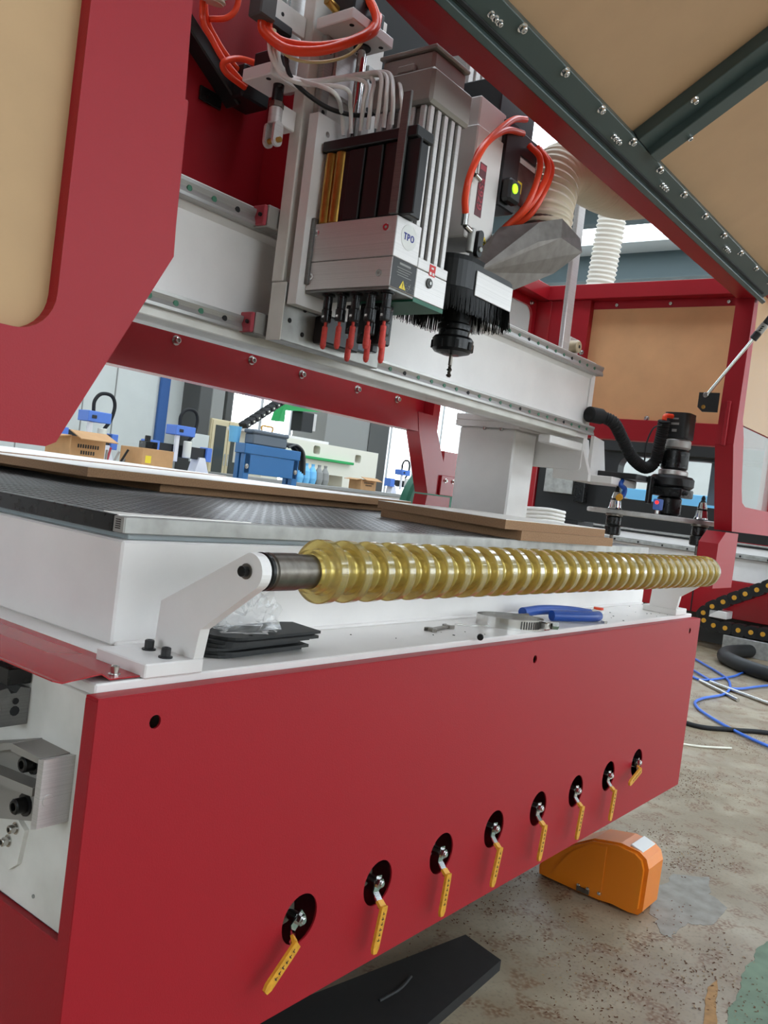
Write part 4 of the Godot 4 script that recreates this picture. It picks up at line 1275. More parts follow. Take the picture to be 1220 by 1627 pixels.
func air_hoses() -> void:
	var orange := [
		[v(0.680, 2.10, -0.40), v(0.700, 2.055, -0.36), v(0.690, 2.000, -0.335), v(0.640, 1.955, -0.34), v(0.585, 1.925, -0.38), v(0.545, 1.925, -0.43), v(0.528, 1.945, -0.455), v(0.528, 1.965, -0.458)],
		[v(0.720, 2.045, -0.36), v(0.700, 2.015, -0.345), v(0.650, 1.965, -0.332), v(0.585, 1.915, -0.36), v(0.540, 1.905, -0.41), v(0.520, 1.935, -0.455), v(0.515, 1.957, -0.462)],
		[v(0.532, 2.10, -0.67), v(0.532, 2.014, -0.660), v(0.558, 1.989, -0.660), v(0.596, 1.962, -0.660), v(0.652, 1.941, -0.660), v(0.690, 1.944, -0.680)],
		[v(0.550, 2.10, -0.69), v(0.556, 2.033, -0.680), v(0.590, 2.002, -0.680), v(0.628, 1.981, -0.680), v(0.695, 1.965, -0.690)],
		[v(0.660, 1.955, -0.58), v(0.630, 1.959, -0.600), v(0.587, 1.949, -0.605), v(0.556, 1.927, -0.610), v(0.576, 1.917, -0.620), v(0.655, 1.930, -0.655)],
		[v(0.593, 2.15, -0.640), v(0.600, 2.076, -0.640), v(0.586, 2.042, -0.650), v(0.556, 2.028, -0.670)],
		[v(1.118, 1.985, -0.236), v(1.050, 1.955, -0.225), v(0.970, 1.895, -0.210), v(0.918, 1.840, -0.210), v(0.917, 1.812, -0.221)],
		[v(1.110, 1.950, -0.234), v(1.005, 1.912, -0.212), v(0.920, 1.850, -0.200), v(0.880, 1.781, -0.200), v(0.880, 1.730, -0.208), v(0.905, 1.704, -0.220)],
		[v(1.140, 1.935, -0.232), v(1.150, 1.905, -0.205), v(1.148, 1.850, -0.205), v(1.135, 1.790, -0.220), v(1.120, 1.74, -0.26)],
		[v(1.175, 1.945, -0.232), v(1.190, 1.905, -0.205), v(1.172, 1.845, -0.205), v(1.150, 1.790, -0.225), v(1.140, 1.75, -0.27)],
		[v(1.195, 1.950, -0.238), v(1.225, 1.914, -0.215), v(1.205, 1.850, -0.215), v(1.185, 1.790, -0.235), v(1.170, 1.76, -0.28)],
	]
	var ol := ["thick orange air hose looping over the white angle bar", "orange air hose lying just under the thick top loop", "orange air hose running down the left of the cable tray", "orange air hose running down the right of the cable tray", "orange air hose bent in a loop above the black cable box", "short orange air hose curving off the frame's top edge", "upper orange air hose arching to the fitting by the maroon label", "lower orange air hose arching down to the bottom fitting", "orange air hose nearest the green light beside the beige hose", "middle orange air hose beside the beige hose", "outermost orange air hose, closest to the beige hose"]
	for k in orange.size():
		var o := hose(self, "orange_air_hose", orange[k], 0.0088 if k < 2 else 0.0062 if k < 6 else 0.0072, M.orange_hose, 12)
		tag(o, ol[k], "air hose", "orange air hoses")
	var white := [
		[v(0.533, 1.947, -0.460), v(0.535, 1.903, -0.450), v(0.557, 1.877, -0.440), v(0.586, 1.868, -0.410), v(0.592, 1.834, -0.330), v(0.675, 1.840, -0.383), v(0.690, 1.801, -0.384)],
		[v(0.538, 1.946, -0.460), v(0.541, 1.908, -0.450), v(0.555, 1.874, -0.440), v(0.586, 1.862, -0.410), v(0.620, 1.854, -0.330), v(0.675, 1.845, -0.361), v(0.690, 1.803, -0.365)],
		[v(0.542, 1.949, -0.460), v(0.547, 1.912, -0.450), v(0.560, 1.877, -0.440), v(0.587, 1.863, -0.410), v(0.638, 1.889, -0.370), v(0.674, 1.888, -0.330), v(0.675, 1.848, -0.329), v(0.690, 1.804, -0.341)],
		[v(0.547, 1.952, -0.460), v(0.554, 1.914, -0.450), v(0.553, 1.874, -0.440), v(0.586, 1.863, -0.410), v(0.641, 1.886, -0.370), v(0.690, 1.904, -0.330), v(0.675, 1.851, -0.311), v(0.690, 1.804, -0.322)],
		[v(0.533, 1.946, -0.460), v(0.536, 1.901, -0.450), v(0.558, 1.876, -0.440), v(0.588, 1.868, -0.410), v(0.633, 1.886, -0.370), v(0.678, 1.909, -0.340), v(0.680, 1.901, -0.300), v(0.675, 1.851, -0.289), v(0.690, 1.803, -0.303)],
		[v(0.537, 1.949, -0.460), v(0.542, 1.906, -0.450), v(0.556, 1.879, -0.440), v(0.587, 1.864, -0.410), v(0.641, 1.886, -0.370), v(0.678, 1.907, -0.340), v(0.695, 1.907, -0.300), v(0.675, 1.850, -0.273), v(0.690, 1.802, -0.284)],
		[v(0.543, 1.949, -0.460), v(0.547, 1.912, -0.450), v(0.563, 1.878, -0.440), v(0.589, 1.865, -0.410), v(0.639, 1.889, -0.370), v(0.676, 1.908, -0.340), v(0.705, 1.914, -0.300), v(0.675, 1.849, -0.257), v(0.690, 1.805, -0.265)],
		[v(0.546, 1.955, -0.460), v(0.554, 1.909, -0.450), v(0.564, 1.884, -0.440), v(0.588, 1.866, -0.410), v(0.633, 1.885, -0.370), v(0.676, 1.906, -0.340), v(0.726, 1.913, -0.300), v(0.675, 1.840, -0.235), v(0.690, 1.803, -0.241)],
	]
	for k in white.size():
		var o := hose(self, "white_air_tube", white[k], 0.0042, M.white_hose, 8)
		tag(o, "thin white air tube pushed into the %s blue-ringed fitting" % ["leftmost", "second", "third", "fourth", "fifth", "sixth", "seventh", "rightmost"][k], "air tube", "white air tubes")
	tag(hose(self, "yellow_air_tube", [v(0.530, 1.945, -0.445), v(0.548, 1.900, -0.42), v(0.600, 1.905, -0.39), v(0.655, 1.940, -0.36), v(0.690, 1.998, -0.348)], 0.0030, M.yellow_hose, 8), "pale yellow tube hanging below the orange loop", "air tube")
	tag(hose(self, "black_cable", [v(0.550, 1.925, -0.43), v(0.570, 1.870, -0.425), v(0.640, 1.845, -0.405), v(0.690, 1.840, -0.37), v(0.720, 1.850, -0.34), v(0.745, 1.875, -0.352)], 0.0045, M.black, 8), "black cable curving under the white tube bundle", "cable")
	var tr := thing("cable_tray", "black cable tray on the red sheet carrying orange hoses", "cable tray", v(0.6, 1.93, -0.70))
	box(tr, "tray", v(0.50, 1.955, -0.733), v(0.70, 1.985, -0.69), M.black, 0.003, Basis(Vector3.BACK, -0.55))
	box(tr, "cable_box", v(0.655, 1.915, -0.733), v(0.735, 1.985, -0.66), M.black, 0.004)
	box(tr, "bracket", v(0.60, 1.895, -0.733), v(0.66, 1.925, -0.728), M.black_steel, 0.001)
	var gl := hose(self, "cable_sleeve", [v(0.525, 2.16, -0.62), v(0.53, 2.10, -0.63), v(0.535, 2.045, -0.645)], 0.028, M.suction_hose, 20, 0.010, 0.0022)
	tag(gl, "ribbed beige cable sleeve above the cable tray", "hose")


# ---------------------------------------------------------------- tool changer on the gantry's right end

func tool_changer() -> void:
	var t := thing("tool_changer", "black motor over a round tool disc at the gantry's right end", "tool changer", v(2.62, 1.12, -0.345))
	var c := v(2.66, 0, -0.345)
	# cast white arm from the beam
	plate(t, "hanger_arm", poly([-0.66, 1.365, -0.56, 1.365, -0.52, 1.262, -0.52, 1.235, -0.66, 1.235]), 0, 2.305, 2.328, M.white)
	box(t, "hanger_arm", v(2.05, 1.340, -0.60), v(2.31, 1.368, -0.555), M.white, 0.003)
	plate(t, "hanger_web", poly([2.331, 1.40, 2.42, 1.39, 2.47, 1.262, 2.331, 1.262]), 2, -0.60, -0.588, M.white)
	plate(t, "hanger_web", poly([2.331, 1.40, 2.42, 1.39, 2.47, 1.262, 2.331, 1.262]), 2, -0.54, -0.528, M.white)
	box(t, "hanger_shelf", v(2.331, 1.234, -0.62), v(2.56, 1.261, -0.44), M.white, 0.003)
	box(t, "support_beam", v(2.40, 1.262, -0.55), v(2.60, 1.282, -0.38), M.black, 0.002)
	# motor stack
	var st := [[1.255, 1.300, 0.080, "black"], [1.300, 1.322, 0.054, "alu"], [1.322, 1.400, 0.050, "black_steel"], [1.400, 1.440, 0.051, "alu_matt"]]
	for s in st:
		var r := rod(t, "motor_ring" if s[2] > 0.07 else "motor_stage", v(c.x, s[0], c.z), v(c.x, s[1] - 0.0005, c.z), s[2], M[s[3]], 36)
	var top := plate(t, "motor_cap", rounded(v2(c.x - 0.048, c.z - 0.048), v2(c.x + 0.048, c.z + 0.048), 0.022), 1, 1.440, 1.535, M.black)
	var face := Basis(Vector3.UP, -PI / 2)
	for q in [[1.508, 0.022, 0.006], [1.488, 0.030, 0.008], [1.462, 0.018, 0.010]]:
		box(top, "mark", v(c.x - 0.0488, q[0], c.z - q[1] / 2), v(c.x - 0.0480, q[0] + q[2], c.z + q[1] / 2), M.grey_mid, 0.0)
	box(t, "drive_housing", v(c.x - 0.075, 1.222, c.z - 0.065), v(c.x + 0.065, 1.2545, c.z + 0.065), M.black_steel, 0.004)
	rod(t, "drive_shaft", v(c.x, 1.152, c.z), v(c.x, 1.2215, c.z), 0.045, M.black_steel, 28)
	screw(t, "terminal", v(c.x - 0.04, 1.2385, c.z + 0.066), Vector3.BACK, 0.008, 0.012, M.black)
	var sen := box(t, "sensor", v(c.x - 0.150, 1.165, c.z - 0.005), v(c.x - 0.125, 1.205, c.z + 0.025), M.blue_machine, 0.003)
	rod(sen, "red_light", v(c.x - 0.151, 1.192, c.z + 0.010), v(c.x - 0.155, 1.192, c.z + 0.010), 0.0065, M.led_red, 14)
	rod(sen, "sensor_stem", v(c.x - 0.138, 1.150, c.z + 0.01), v(c.x - 0.138, 1.165, c.z + 0.01), 0.008, M.steel, 12)
	box(t, "sensor_bracket", v(c.x - 0.155, 1.185, c.z - 0.035), v(c.x - 0.120, 1.285, c.z - 0.022), M.black_steel, 0.002)
	rod(t, "valve_knob", v(2.395, 1.195, -0.43), v(2.375, 1.190, -0.425), 0.012, M.yellow, 14)
	hose(t, "blue_tube", [v(2.385, 1.195, -0.43), v(2.42, 1.20, -0.43), v(2.43, 1.225, -0.43), v(2.40, 1.238, -0.435), v(2.42, 1.255, -0.44)], 0.009, M.blue_handle, 10)
	# disc with its notched rim
	var disc := MB.new()
	disc.lathe([v2(0, 0), v2(0.235, 0), v2(0.240, 0.003), v2(0.240, 0.015), v2(0.235, 0.018), v2(0, 0.018)], 64)
	put(t, "tool_disc", disc.mesh(), M.tool_disc, at(v(2.69, 1.131, -0.42)))
	# ribbed hose from the beam to the motor
	var h := thing("corrugated_hose", "black corrugated hose from the gantry beam to the tool changer motor", "hose", v(2.45, 1.3, -0.4))
	rod(h, "end_sleeve", v(2.275, 1.470, -0.535), v(2.338, 1.471, -0.515), 0.028, M.black_matt, 20)
	hose(h, "hose", [v(2.338, 1.471, -0.515), v(2.373, 1.455, -0.480), v(2.430, 1.399, -0.460), v(2.489, 1.343, -0.440), v(2.571, 1.317, -0.420), v(2.610, 1.347, -0.400), v(2.587, 1.404, -0.385), v(2.574, 1.455, -0.375), v(2.564, 1.496, -0.370)], 0.0215, M.black_matt, 18, 0.0085, 0.0018)
	hose(h, "orange_tube", [v(2.564, 1.496, -0.370), v(2.564, 1.496, -0.370) + v(0.01, 0.018, 0.0), v(2.564, 1.496, -0.370) + v(0.045, 0.022, 0.012)], 0.009, M.orange_hose, 10)
	hose(h, "cable", [v(2.564, 1.496, -0.370) + v(-0.02, -0.02, 0.0), v(2.564, 1.496, -0.370) + v(-0.07, -0.04, -0.01), v(2.564, 1.496, -0.370) + v(-0.09, -0.10, -0.02), v(2.564, 1.496, -0.370) + v(-0.085, -0.16, -0.02)], 0.003, M.black_matt, 8)
	# tool holders in the disc
	for q in [[v(2.474, 1.12, -0.475), "tool holder with bright cone standing in the disc, left of the motor"], [v(2.597, 1.12, -0.200), "tool holder with bright cone standing in the disc, beside the red post"]]:
		var p: Vector3 = q[0]
		var o := thing("tool_holder", q[1], "tool holder", p, "tool holders in the disc")
		var l := MB.new()
		l.lathe([v2(0.0255, 0.031), v2(0.0225, 0.036), v2(0.0185, 0.062), v2(0, 0.062)], 24)
		put(o, "cone", l.mesh(), M.chrome, at(p))
		rod(o, "groove", p + v(0, 0.062, 0), p + v(0, 0.068, 0), 0.0165, M.black_steel, 20)
		rod(o, "cone_tip", p + v(0, 0.068, 0), p + v(0, 0.092, 0), 0.0175, M.chrome, 20, 0.0125)
		rod(o, "pull_stud", p + v(0, 0.092, 0), p + v(0, 0.102, 0), 0.0105, M.black_steel, 16, 0.006)
		rod(o, "pull_stud_knob", p + v(0, 0.102, 0), p + v(0, 0.116, 0), 0.0085, M.black_steel, 16, 0.004)
		rod(o, "flange", p + v(0, 0.004, 0), p + v(0, 0.0125, 0), 0.031, M.steel_worn, 24)
		rod(o, "collet_body", p + v(0, -0.030, 0), p + v(0, 0.004, 0), 0.027, M.black_steel, 24)
		rod(o, "collet_nut", p + v(0, -0.066, 0), p + v(0, -0.031, 0), 0.030, M.black_steel, 24)
		rod(o, "cutter", p + v(0, -0.10, 0), p + v(0, -0.066, 0), 0.007, M.steel_worn, 12)


# ---------------------------------------------------------------- boards on the table

func board(called: String, label: String, corners: Array, y0: float, y1: float, faced: bool) -> void:
	var t := thing(called, label, "board", v(corners[0].x, y0, corners[0].y), "boards on the vacuum table")
	var p := PackedVector2Array(corners)
	if faced:
		plate(t, "core", p, 1, y0, y1 - 0.0012, M.mdf)
		plate(t, "white_facing", p, 1, y1 - 0.0012, y1, M.melamine)
	else:
		plate(t, "core", p, 1, y0, y1, M.mdf)


func boards() -> void:
	board("fibreboard", "brown fibreboard sticking out at the bottom of the nearer pile", [v2(1.245, -0.180), v2(1.715, -0.150), v2(1.90, -0.70), v2(1.385, -0.712)], 1.0388, 1.0615, false)
	board("fibreboard", "pale-topped board lying on top of the nearer pile", [v2(1.190, -0.195), v2(1.700, -0.170), v2(1.92, -0.72), v2(1.395, -0.735)], 1.0617, 1.0845, true)
	board("fibreboard", "lower board of the farther pile, its end set back", [v2(0.86, -1.04), v2(1.98, -1.09), v2(1.98, -3.2), v2(0.92, -3.2)], 1.0388, 1.0610, false)
	board("fibreboard", "big white-faced board covering the farther pile", [v2(0.605, -0.985), v2(1.95, -1.02), v2(1.98, -3.7), v2(0.64, -3.7)], 1.0612, 1.0845, true)
	board("fibreboard", "topmost white board at the back of the farther pile", [v2(0.66, -1.62), v2(1.90, -1.95), v2(1.97, -3.69), v2(0.68, -3.69)], 1.0847, 1.0885, true)


# ---------------------------------------------------------------- small things on the ledge

func ledge_things() -> void:
	var y := 0.8605
	# stack of black gaskets
	var gl := ["lowest black rubber gasket of the stack by the bracket", "second black rubber gasket from the bottom of the stack", "third black rubber gasket from the bottom of the stack", "fourth black rubber gasket from the bottom of the stack", "fifth black rubber gasket from the bottom, under the top one", "top black rubber gasket of the stack, with a small hole"]
	for k in 6:
		var out := PackedVector2Array()
		var dx: float = [0.0, 0.006, -0.002, 0.008, 0.012, 0.022][k]
		var x1: float = [0.425, 0.430, 0.422, 0.436, 0.440, 0.455][k]
		for j in 13:
			var a := PI / 2 + PI * j / 12
			out.append(v2(0.262 + dx + 0.040 * cos(a), -0.100 + 0.040 * sin(a)))
		out.append(v2(x1 - 0.02, -0.140))
		out.append(v2(x1, -0.133))
		out.append(v2(x1 - 0.012, -0.062))
		var holes := [circle2(v2(0.30, -0.072), 0.004, 10)] if k == 5 else []
		var mb := MB.new()
		mb.prism(out, 1, y + 0.0048 * k, y + 0.0048 * k + 0.0042, holes)
		# turn the pad so that its straight side follows the ledge
		var o := put(self, "rubber_gasket", mb.mesh(), M.rubber)
		o.rotation.y = [0.04, 0.02, 0.05, 0.03, 0.0, 0.02][k]
		tag(o, gl[k], "gasket", "black rubber gaskets")
	# crumpled plastic bag on top of them
	var f := FastNoiseLite.new()
	f.seed = 5
	f.frequency = 7.0
	var bag := MB.new()
	var nu := 26
	var nv := 14
	var pt := func(i: int, j: int) -> Vector3:
		var a := TAU * i / nu
		var b := (PI * 0.62) * j / nv
		var d := v(cos(a) * sin(b), cos(b), sin(a) * sin(b))
		var r := 1.0 + 0.75 * f.get_noise_3d(d.x * 0.35, d.y * 0.35, d.z * 0.35)
		return v(0.318, 0.893, -0.105) + v(d.x * 0.052, maxf(d.y * 0.052, -0.002), d.z * 0.032) * r
	for j in nv:
		for i in nu:
			var a: Vector3 = pt.call(i, j)
			var b: Vector3 = pt.call(i + 1, j)
			var c: Vector3 = pt.call(i + 1, j + 1)
			var d: Vector3 = pt.call(i, j + 1)
			bag.quad(a, b, c, d, (a + c) / 2 - v(0.318, 0.88, -0.105))
	tag(put(self, "plastic_bag", bag.mesh(), M.film), "crumpled clear plastic bag lying on the black gaskets", "bag")
	# open-ended spanner
	var sp := thing("spanner", "small grey double-ended spanner lying on the white ledge", "spanner", v(0.845, y, -0.115))
	var bs := Basis(Vector3.UP, 0.14)
	var e := MB.new()
	var jaw := func(s: float) -> PackedVector2Array:
		var q := PackedVector2Array()
		for k in 15:
			var a := 0.75 + (TAU - 1.5) * k / 14
			q.append(v2(s * 0.040 + s * 0.0125 * cos(a), 0.0125 * sin(a)))
		q.append(v2(s * 0.040 + s * 0.001, -0.0055))
		q.append(v2(s * 0.040 + s * 0.001, 0.0055))
		return q
	e.prism(jaw.call(1.0), 1, 0, 0.006)
	put(sp, "jaw", e.mesh(), M.steel_worn, Transform3D(bs, v(0.845, y, -0.115)))
	var e2 := MB.new()
	e2.prism(jaw.call(-1.0), 1, 0, 0.006)
	put(sp, "jaw", e2.mesh(), M.steel_worn, Transform3D(bs, v(0.845, y, -0.115)))
	put(sp, "shank", chamfer_box(v(0.066, 0.004, 0.011), 0.001), M.steel_worn, Transform3D(bs, v(0.845, y + 0.003, -0.115)))
	# loose screw
	var sc := thing("screw", "short dark socket screw lying near the ledge's front edge", "screw", v(0.835, y, -0.018))
	rod(sc, "shank", v(0.858, y + 0.0042, -0.030), v(0.838, y + 0.0042, -0.018), 0.0040, M.steel_worn, 12)
	rod(sc, "head", v(0.838, y + 0.0060, -0.018), v(0.830, y + 0.0060, -0.013), 0.0062, M.black_steel, 14)
	# hose clamp: a band with a worm screw
	var cl := thing("hose_clamp", "round steel hose clamp lying beside the blue-handled tool", "hose clamp", v(1.075, y, -0.075))
	var band := MB.new()
	var n := 48
	for k in n:
		var a := TAU * k / n
		var b := TAU * (k + 1) / n
		var p := v(0.078 * cos(a), 0, 0.050 * sin(a))
		var q := v(0.078 * cos(b), 0, 0.050 * sin(b))
		for s in [1.0, 0.985]:
			band.quad(p * s, q * s, q * s + v(0, 0.022, 0), p * s + v(0, 0.022, 0), p if s == 1.0 else -p)
		band.quad(p, q, q * 0.985, p * 0.985, Vector3.DOWN)
		band.quad(p + v(0, 0.022, 0), q + v(0, 0.022, 0), q * 0.985 + v(0, 0.022, 0), p * 0.985 + v(0, 0.022, 0), Vector3.UP)
	put(cl, "band", band.mesh(), M.steel, Transform3D(Basis(Vector3.UP, -0.55), v(1.075, y, -0.088)))
	for k in 9:
		var a := 0.9 + 0.085 * k
		var q := v(1.075, y + 0.011, -0.088) + Basis(Vector3.UP, -0.55) * v(0.0784 * cos(a), 0, 0.0504 * sin(a))
		box(cl, "slot", q - v(0.0010, 0.008, 0.0010), q + v(0.0010, 0.008, 0.0010), M.grey_dark, 0.0)
	var wb := box(cl, "worm_housing", v(1.098, y + 0.003, -0.030), v(1.124, y + 0.021, -0.014), M.steel, 0.003)
	hexa(wb, "worm_screw", v(1.124, y + 0.013, -0.016), v(1.138, y + 0.013, -0.008), 0.0085, M.steel)
	rod(wb, "painted_screw_recess", v(1.138, y + 0.013, -0.008), v(1.1386, y + 0.013, -0.0077), 0.0035, M.black_matt, 10)  # shade of the recess painted as a black disc
	# tool with two blue handles
	var pl := thing("pliers", "pliers with two blue plastic handles lying on the ledge", "pliers", v(1.36, y, -0.09))
	hose(pl, "handle", [v(1.215, y + 0.016, -0.135), v(1.30, y + 0.020, -0.128), v(1.40, y + 0.018, -0.110), v(1.475, y + 0.012, -0.085)], 0.0115, M.blue_handle, 14)
	hose(pl, "handle", [v(1.285, y + 0.013, -0.095), v(1.34, y + 0.014, -0.070), v(1.41, y + 0.014, -0.052), v(1.46, y + 0.012, -0.056)], 0.0125, M.blue_handle, 14)
	hose(pl, "jaws", [v(1.215, y + 0.010, -0.120), v(1.18, y + 0.008, -0.135), v(1.15, y + 0.007, -0.15)], 0.0065, M.steel_worn, 10)
	tag(hose(self, "wire", [v(0.92, y + 0.004, -0.128), v(0.955, y + 0.003, -0.108), v(0.99, y + 0.003, -0.100), v(1.03, y + 0.003, -0.092)], 0.0016, M.steel, 8), "short thin wire between the spanner and the hose clamp", "wire")
	var nt := thing("bottle_stopper", "small orange and white plastic stopper at the back of the ledge", "stopper", v(1.62, y, -0.125))
	rod(nt, "cap", v(1.62, y, -0.125), v(1.62, y + 0.010, -0.125), 0.016, M.print_white, 14)
	rod(nt, "orange_top", v(1.62, y + 0.010, -0.125), v(1.62, y + 0.016, -0.125), 0.013, M.orange_hose, 14)
	tag(hexa(self, "nut", v(1.44, y, -0.030), v(1.44, y + 0.006, -0.030), 0.008, M.steel), "small steel nut beside the pliers", "nut")
	# crumbs
	var mm := MultiMesh.new()
	mm.transform_format = MultiMesh.TRANSFORM_3D
	mm.mesh = chamfer_box(v(0.004, 0.0012, 0.0018), 0.0)
	mm.instance_count = 46
	for k in 46:
		mm.set_instance_transform(k, Transform3D(Basis(Vector3.UP, rng.randf() * TAU).scaled(Vector3.ONE * rng.randf_range(0.4, 1.1)), v(rng.randf_range(0.5, 2.0), y + 0.0005, rng.randf_range(-0.17, -0.03))))
	var mi := MultiMeshInstance3D.new()
	mi.name = "ledge_crumbs"
	mi.multimesh = mm
	mi.material_override = M.print
	add_child(mi)
	mi.set_meta("kind", "stuff")
	tag(mi, "dark crumbs scattered on the white ledge", "crumbs")


# ---------------------------------------------------------------- on the floor

func floor_things() -> void:
	# orange plastic motor cover
	var t := thing("orange_cover", "orange plastic motor cover on the floor under the machine", "motor cover", v(1.97, 0, -0.15))
	var pr := poly([-0.315, 0.006, -0.18, 0.0, -0.120, 0.0, -0.075, 0.004, -0.03, 0.0, 0.000, 0.003, 0.012, 0.018, 0.014, 0.140, 0.004, 0.166, -0.018, 0.180, -0.075, 0.186, -0.155, 0.172, -0.225, 0.130, -0.300, 0.070, -0.318, 0.03])
	plate(t, "shell", pr, 0, 1.885, 2.00, M.orange_cover)
	var pr2 := PackedVector2Array()
	for p in pr:
		pr2.append(v2(-0.15, 0.09) + (p - v2(-0.15, 0.09)) * 0.93)
	plate(t, "shell_face", pr2, 0, 1.873, 1.886, M.orange_cover)
	plate(t, "raised_panel", poly([-0.27, 0.03, -0.11, 0.022, -0.11, 0.165, -0.16, 0.158, -0.22, 0.11]), 0, 1.8700, 1.8735, M.orange_cover)
	box(t, "white_label", v(1.895, 0.1785, -0.050), v(1.995, 0.1845, -0.012), M.print_white, 0.001, Basis(Vector3.RIGHT, 0.3))
	var hg := box(t, "latch", v(1.868, 0.008, -0.185), v(1.8728, 0.022, -0.145), M.steel_worn, 0.001)
	for z in [-0.180, -0.150, -0.115]:
		screw(hg, "screw", v(1.8728, 0.026, z), Vector3.LEFT, 0.0050, 0.007, M.steel)
	# dark flat bar lying under the machine
	var b := thing("floor_bar", "wide black flat bar lying on the floor under the red cover", "bar", v(0.9, 0, -0.2))
	plate(b, "bar", poly([0.30, -0.25, 0.42, -0.40, 1.345, -0.245, 1.312, -0.122, 0.95, -0.098, 0.30, -0.06]), 1, 0.0, 0.026, M.dark_mat)
	hose(b, "weld_bead", [v(0.95, 0.026, -0.215), v(1.02, 0.027, -0.212), v(1.08, 0.0265, -0.225)], 0.004, M.dark_mat, 8)
	# painted floor areas
	struct(plate(self, "trim_60", ragged([1.43, 0.36, 1.72, 0.325, 1.98, 0.30, 2.12, 0.33, 2.22, 0.60, 2.0, 1.6, 0.9, 1.6, 0.9, 0.6], 0.5), 1, 0.0, 0.0012, M.paint_green_floor))
	struct(plate(self, "trim_61", ragged([1.36, 0.345, 1.66, 0.265, 1.72, 0.272, 1.62, 0.30, 1.40, 0.367], 0.25), 1, 0.0, 0.0018, M.paint_yellow_floor))
	var pale := struct(plate(self, "trim_62", ragged([1.93, 0.03, 2.10, -0.03, 2.28, -0.02, 2.36, 0.05, 2.22, 0.10, 2.18, 0.16, 2.02, 0.17, 1.96, 0.12, 1.85, 0.12, 1.84, 0.07]), 1, 0.0, 0.0009, M.bare_patch))
	# cables
	var cabs := [
		[[v(6.9, 0.012, -1.45), v(6.35, 0.012, -1.06), v(5.99, 0.012, -0.91), v(5.60, 0.012, -0.84), v(5.26, 0.012, -0.88), v(5.02, 0.012, -0.85), v(4.76, 0.012, -0.68), v(4.45, 0.012, -0.35), v(4.2, 0.012, 0.1)], "blue cable winding in a loop over the bare floor", 0.009, "blue_cable"],
		[[v(6.2, 0.012, -1.3), v(5.95, 0.012, -1.11), v(6.40, 0.012, -1.02), v(6.75, 0.012, -1.02), v(7.36, 0.012, -0.98), v(8.0, 0.012, -0.7)], "blue cable crossing the others towards the black hose", 0.009, "blue_cable"],
		[[v(6.3, 0.014, -1.28), v(5.95, 0.014, -1.0), v(5.9, 0.014, -0.85), v(6.37, 0.014, -0.74), v(6.9, 0.014, -0.55)], "blue cable running straight to the right edge", 0.009, "blue_cable"],
		[[v(4.7, 0.012, -1.2), v(4.42, 0.012, -0.70), v(4.55, 0.012, -0.5), v(4.72, 0.012, -0.34), v(5.0, 0.012, 0.1)], "black cable lying straight across the floor", 0.014, "black_matt"],
		[[v(3.9, 0.006, -0.66), v(4.0, 0.006, -0.5), v(4.15, 0.006, -0.38)], "thin cream cord on the floor beside the red cover", 0.006, "cream"],
	]
	for c in cabs:
		tag(hose(self, "floor_cable", c[0], c[2], M[c[3]], 8), c[1], "cable", "cables on the floor")
	for k in 2:
		var o := -0.05 * k
		tag(hose(self, "metal_rod", [v(5.91 + o, 0.013, -1.10 + 0.09 * k), v(5.5 + o, 0.013, -0.72 + 0.06 * k)] if k == 0 else [v(5.95, 0.013, -1.04), v(5.60, 0.013, -0.50)], 0.013, M.steel, 10), ["shorter bright rod on the floor among blue cables", "longer bright rod on the floor among blue cables"][k], "rod", "rods on the floor")
	tag(hose(self, "black_floor_hose", [v(8.4, 0.06, -1.05), v(7.9, 0.06, -1.22), v(7.45, 0.06, -1.33), v(7.1, 0.06, -1.28), v(6.85, 0.06, -1.10), v(6.70, 0.06, -0.92), v(6.62, 0.06, -0.75), v(6.6, 0.06, -0.5)], 0.058, M.rubber, 16), "thick black rubber hose coiled on the floor at right", "hose")
	# wood chips
	for q in [[15000, "wood_chip", "brown wood chips strewn over the concrete floor"], [3000, "wood_chip_pale", "pale wood chips strewn over the concrete floor"]]:
		var n: int = q[0]
		var mm := MultiMesh.new()
		mm.transform_format = MultiMesh.TRANSFORM_3D
		var cm := MB.new()
		cm.quad(v(-0.006, 0, -0.002), v(0.006, 0.001, -0.0025), v(0.007, 0.0, 0.0025), v(-0.005, 0.001, 0.002), Vector3.UP)
		cm.quad(v(-0.006, 0.0015, -0.002), v(0.006, 0.003, -0.0025), v(0.007, 0.0015, 0.0025), v(-0.005, 0.003, 0.002), Vector3.UP)
		mm.mesh = cm.mesh()
		mm.instance_count = n
		var nz := FastNoiseLite.new()
		nz.seed = 71
		nz.frequency = 1.1
		nz.fractal_octaves = 3
		var k := 0
		while k < n:
			var p := v2(rng.randf_range(0.6, 5.5), rng.randf_range(-1.4, 1.2))
			var far := clampf((p.x - 2.0) / 3.0, 0, 1)
			if nz.get_noise_2d(p.x, p.y * 1.6) < rng.randf_range(-0.15, 0.45) + far * 0.15:
				continue
			mm.set_instance_transform(k, Transform3D(Basis(Vector3.UP, rng.randf() * TAU).scaled(Vector3.ONE * rng.randf_range(0.15, 0.6)), v(p.x, 0.001, p.y)))
			k += 1
		var mi := MultiMeshInstance3D.new()
		mi.name = q[1]
		mi.multimesh = mm
		mi.material_override = M[q[1]]
		add_child(mi)
		mi.set_meta("kind", "stuff")
		tag(mi, q[2], "wood chips")


# ---------------------------------------------------------------- the machine beyond

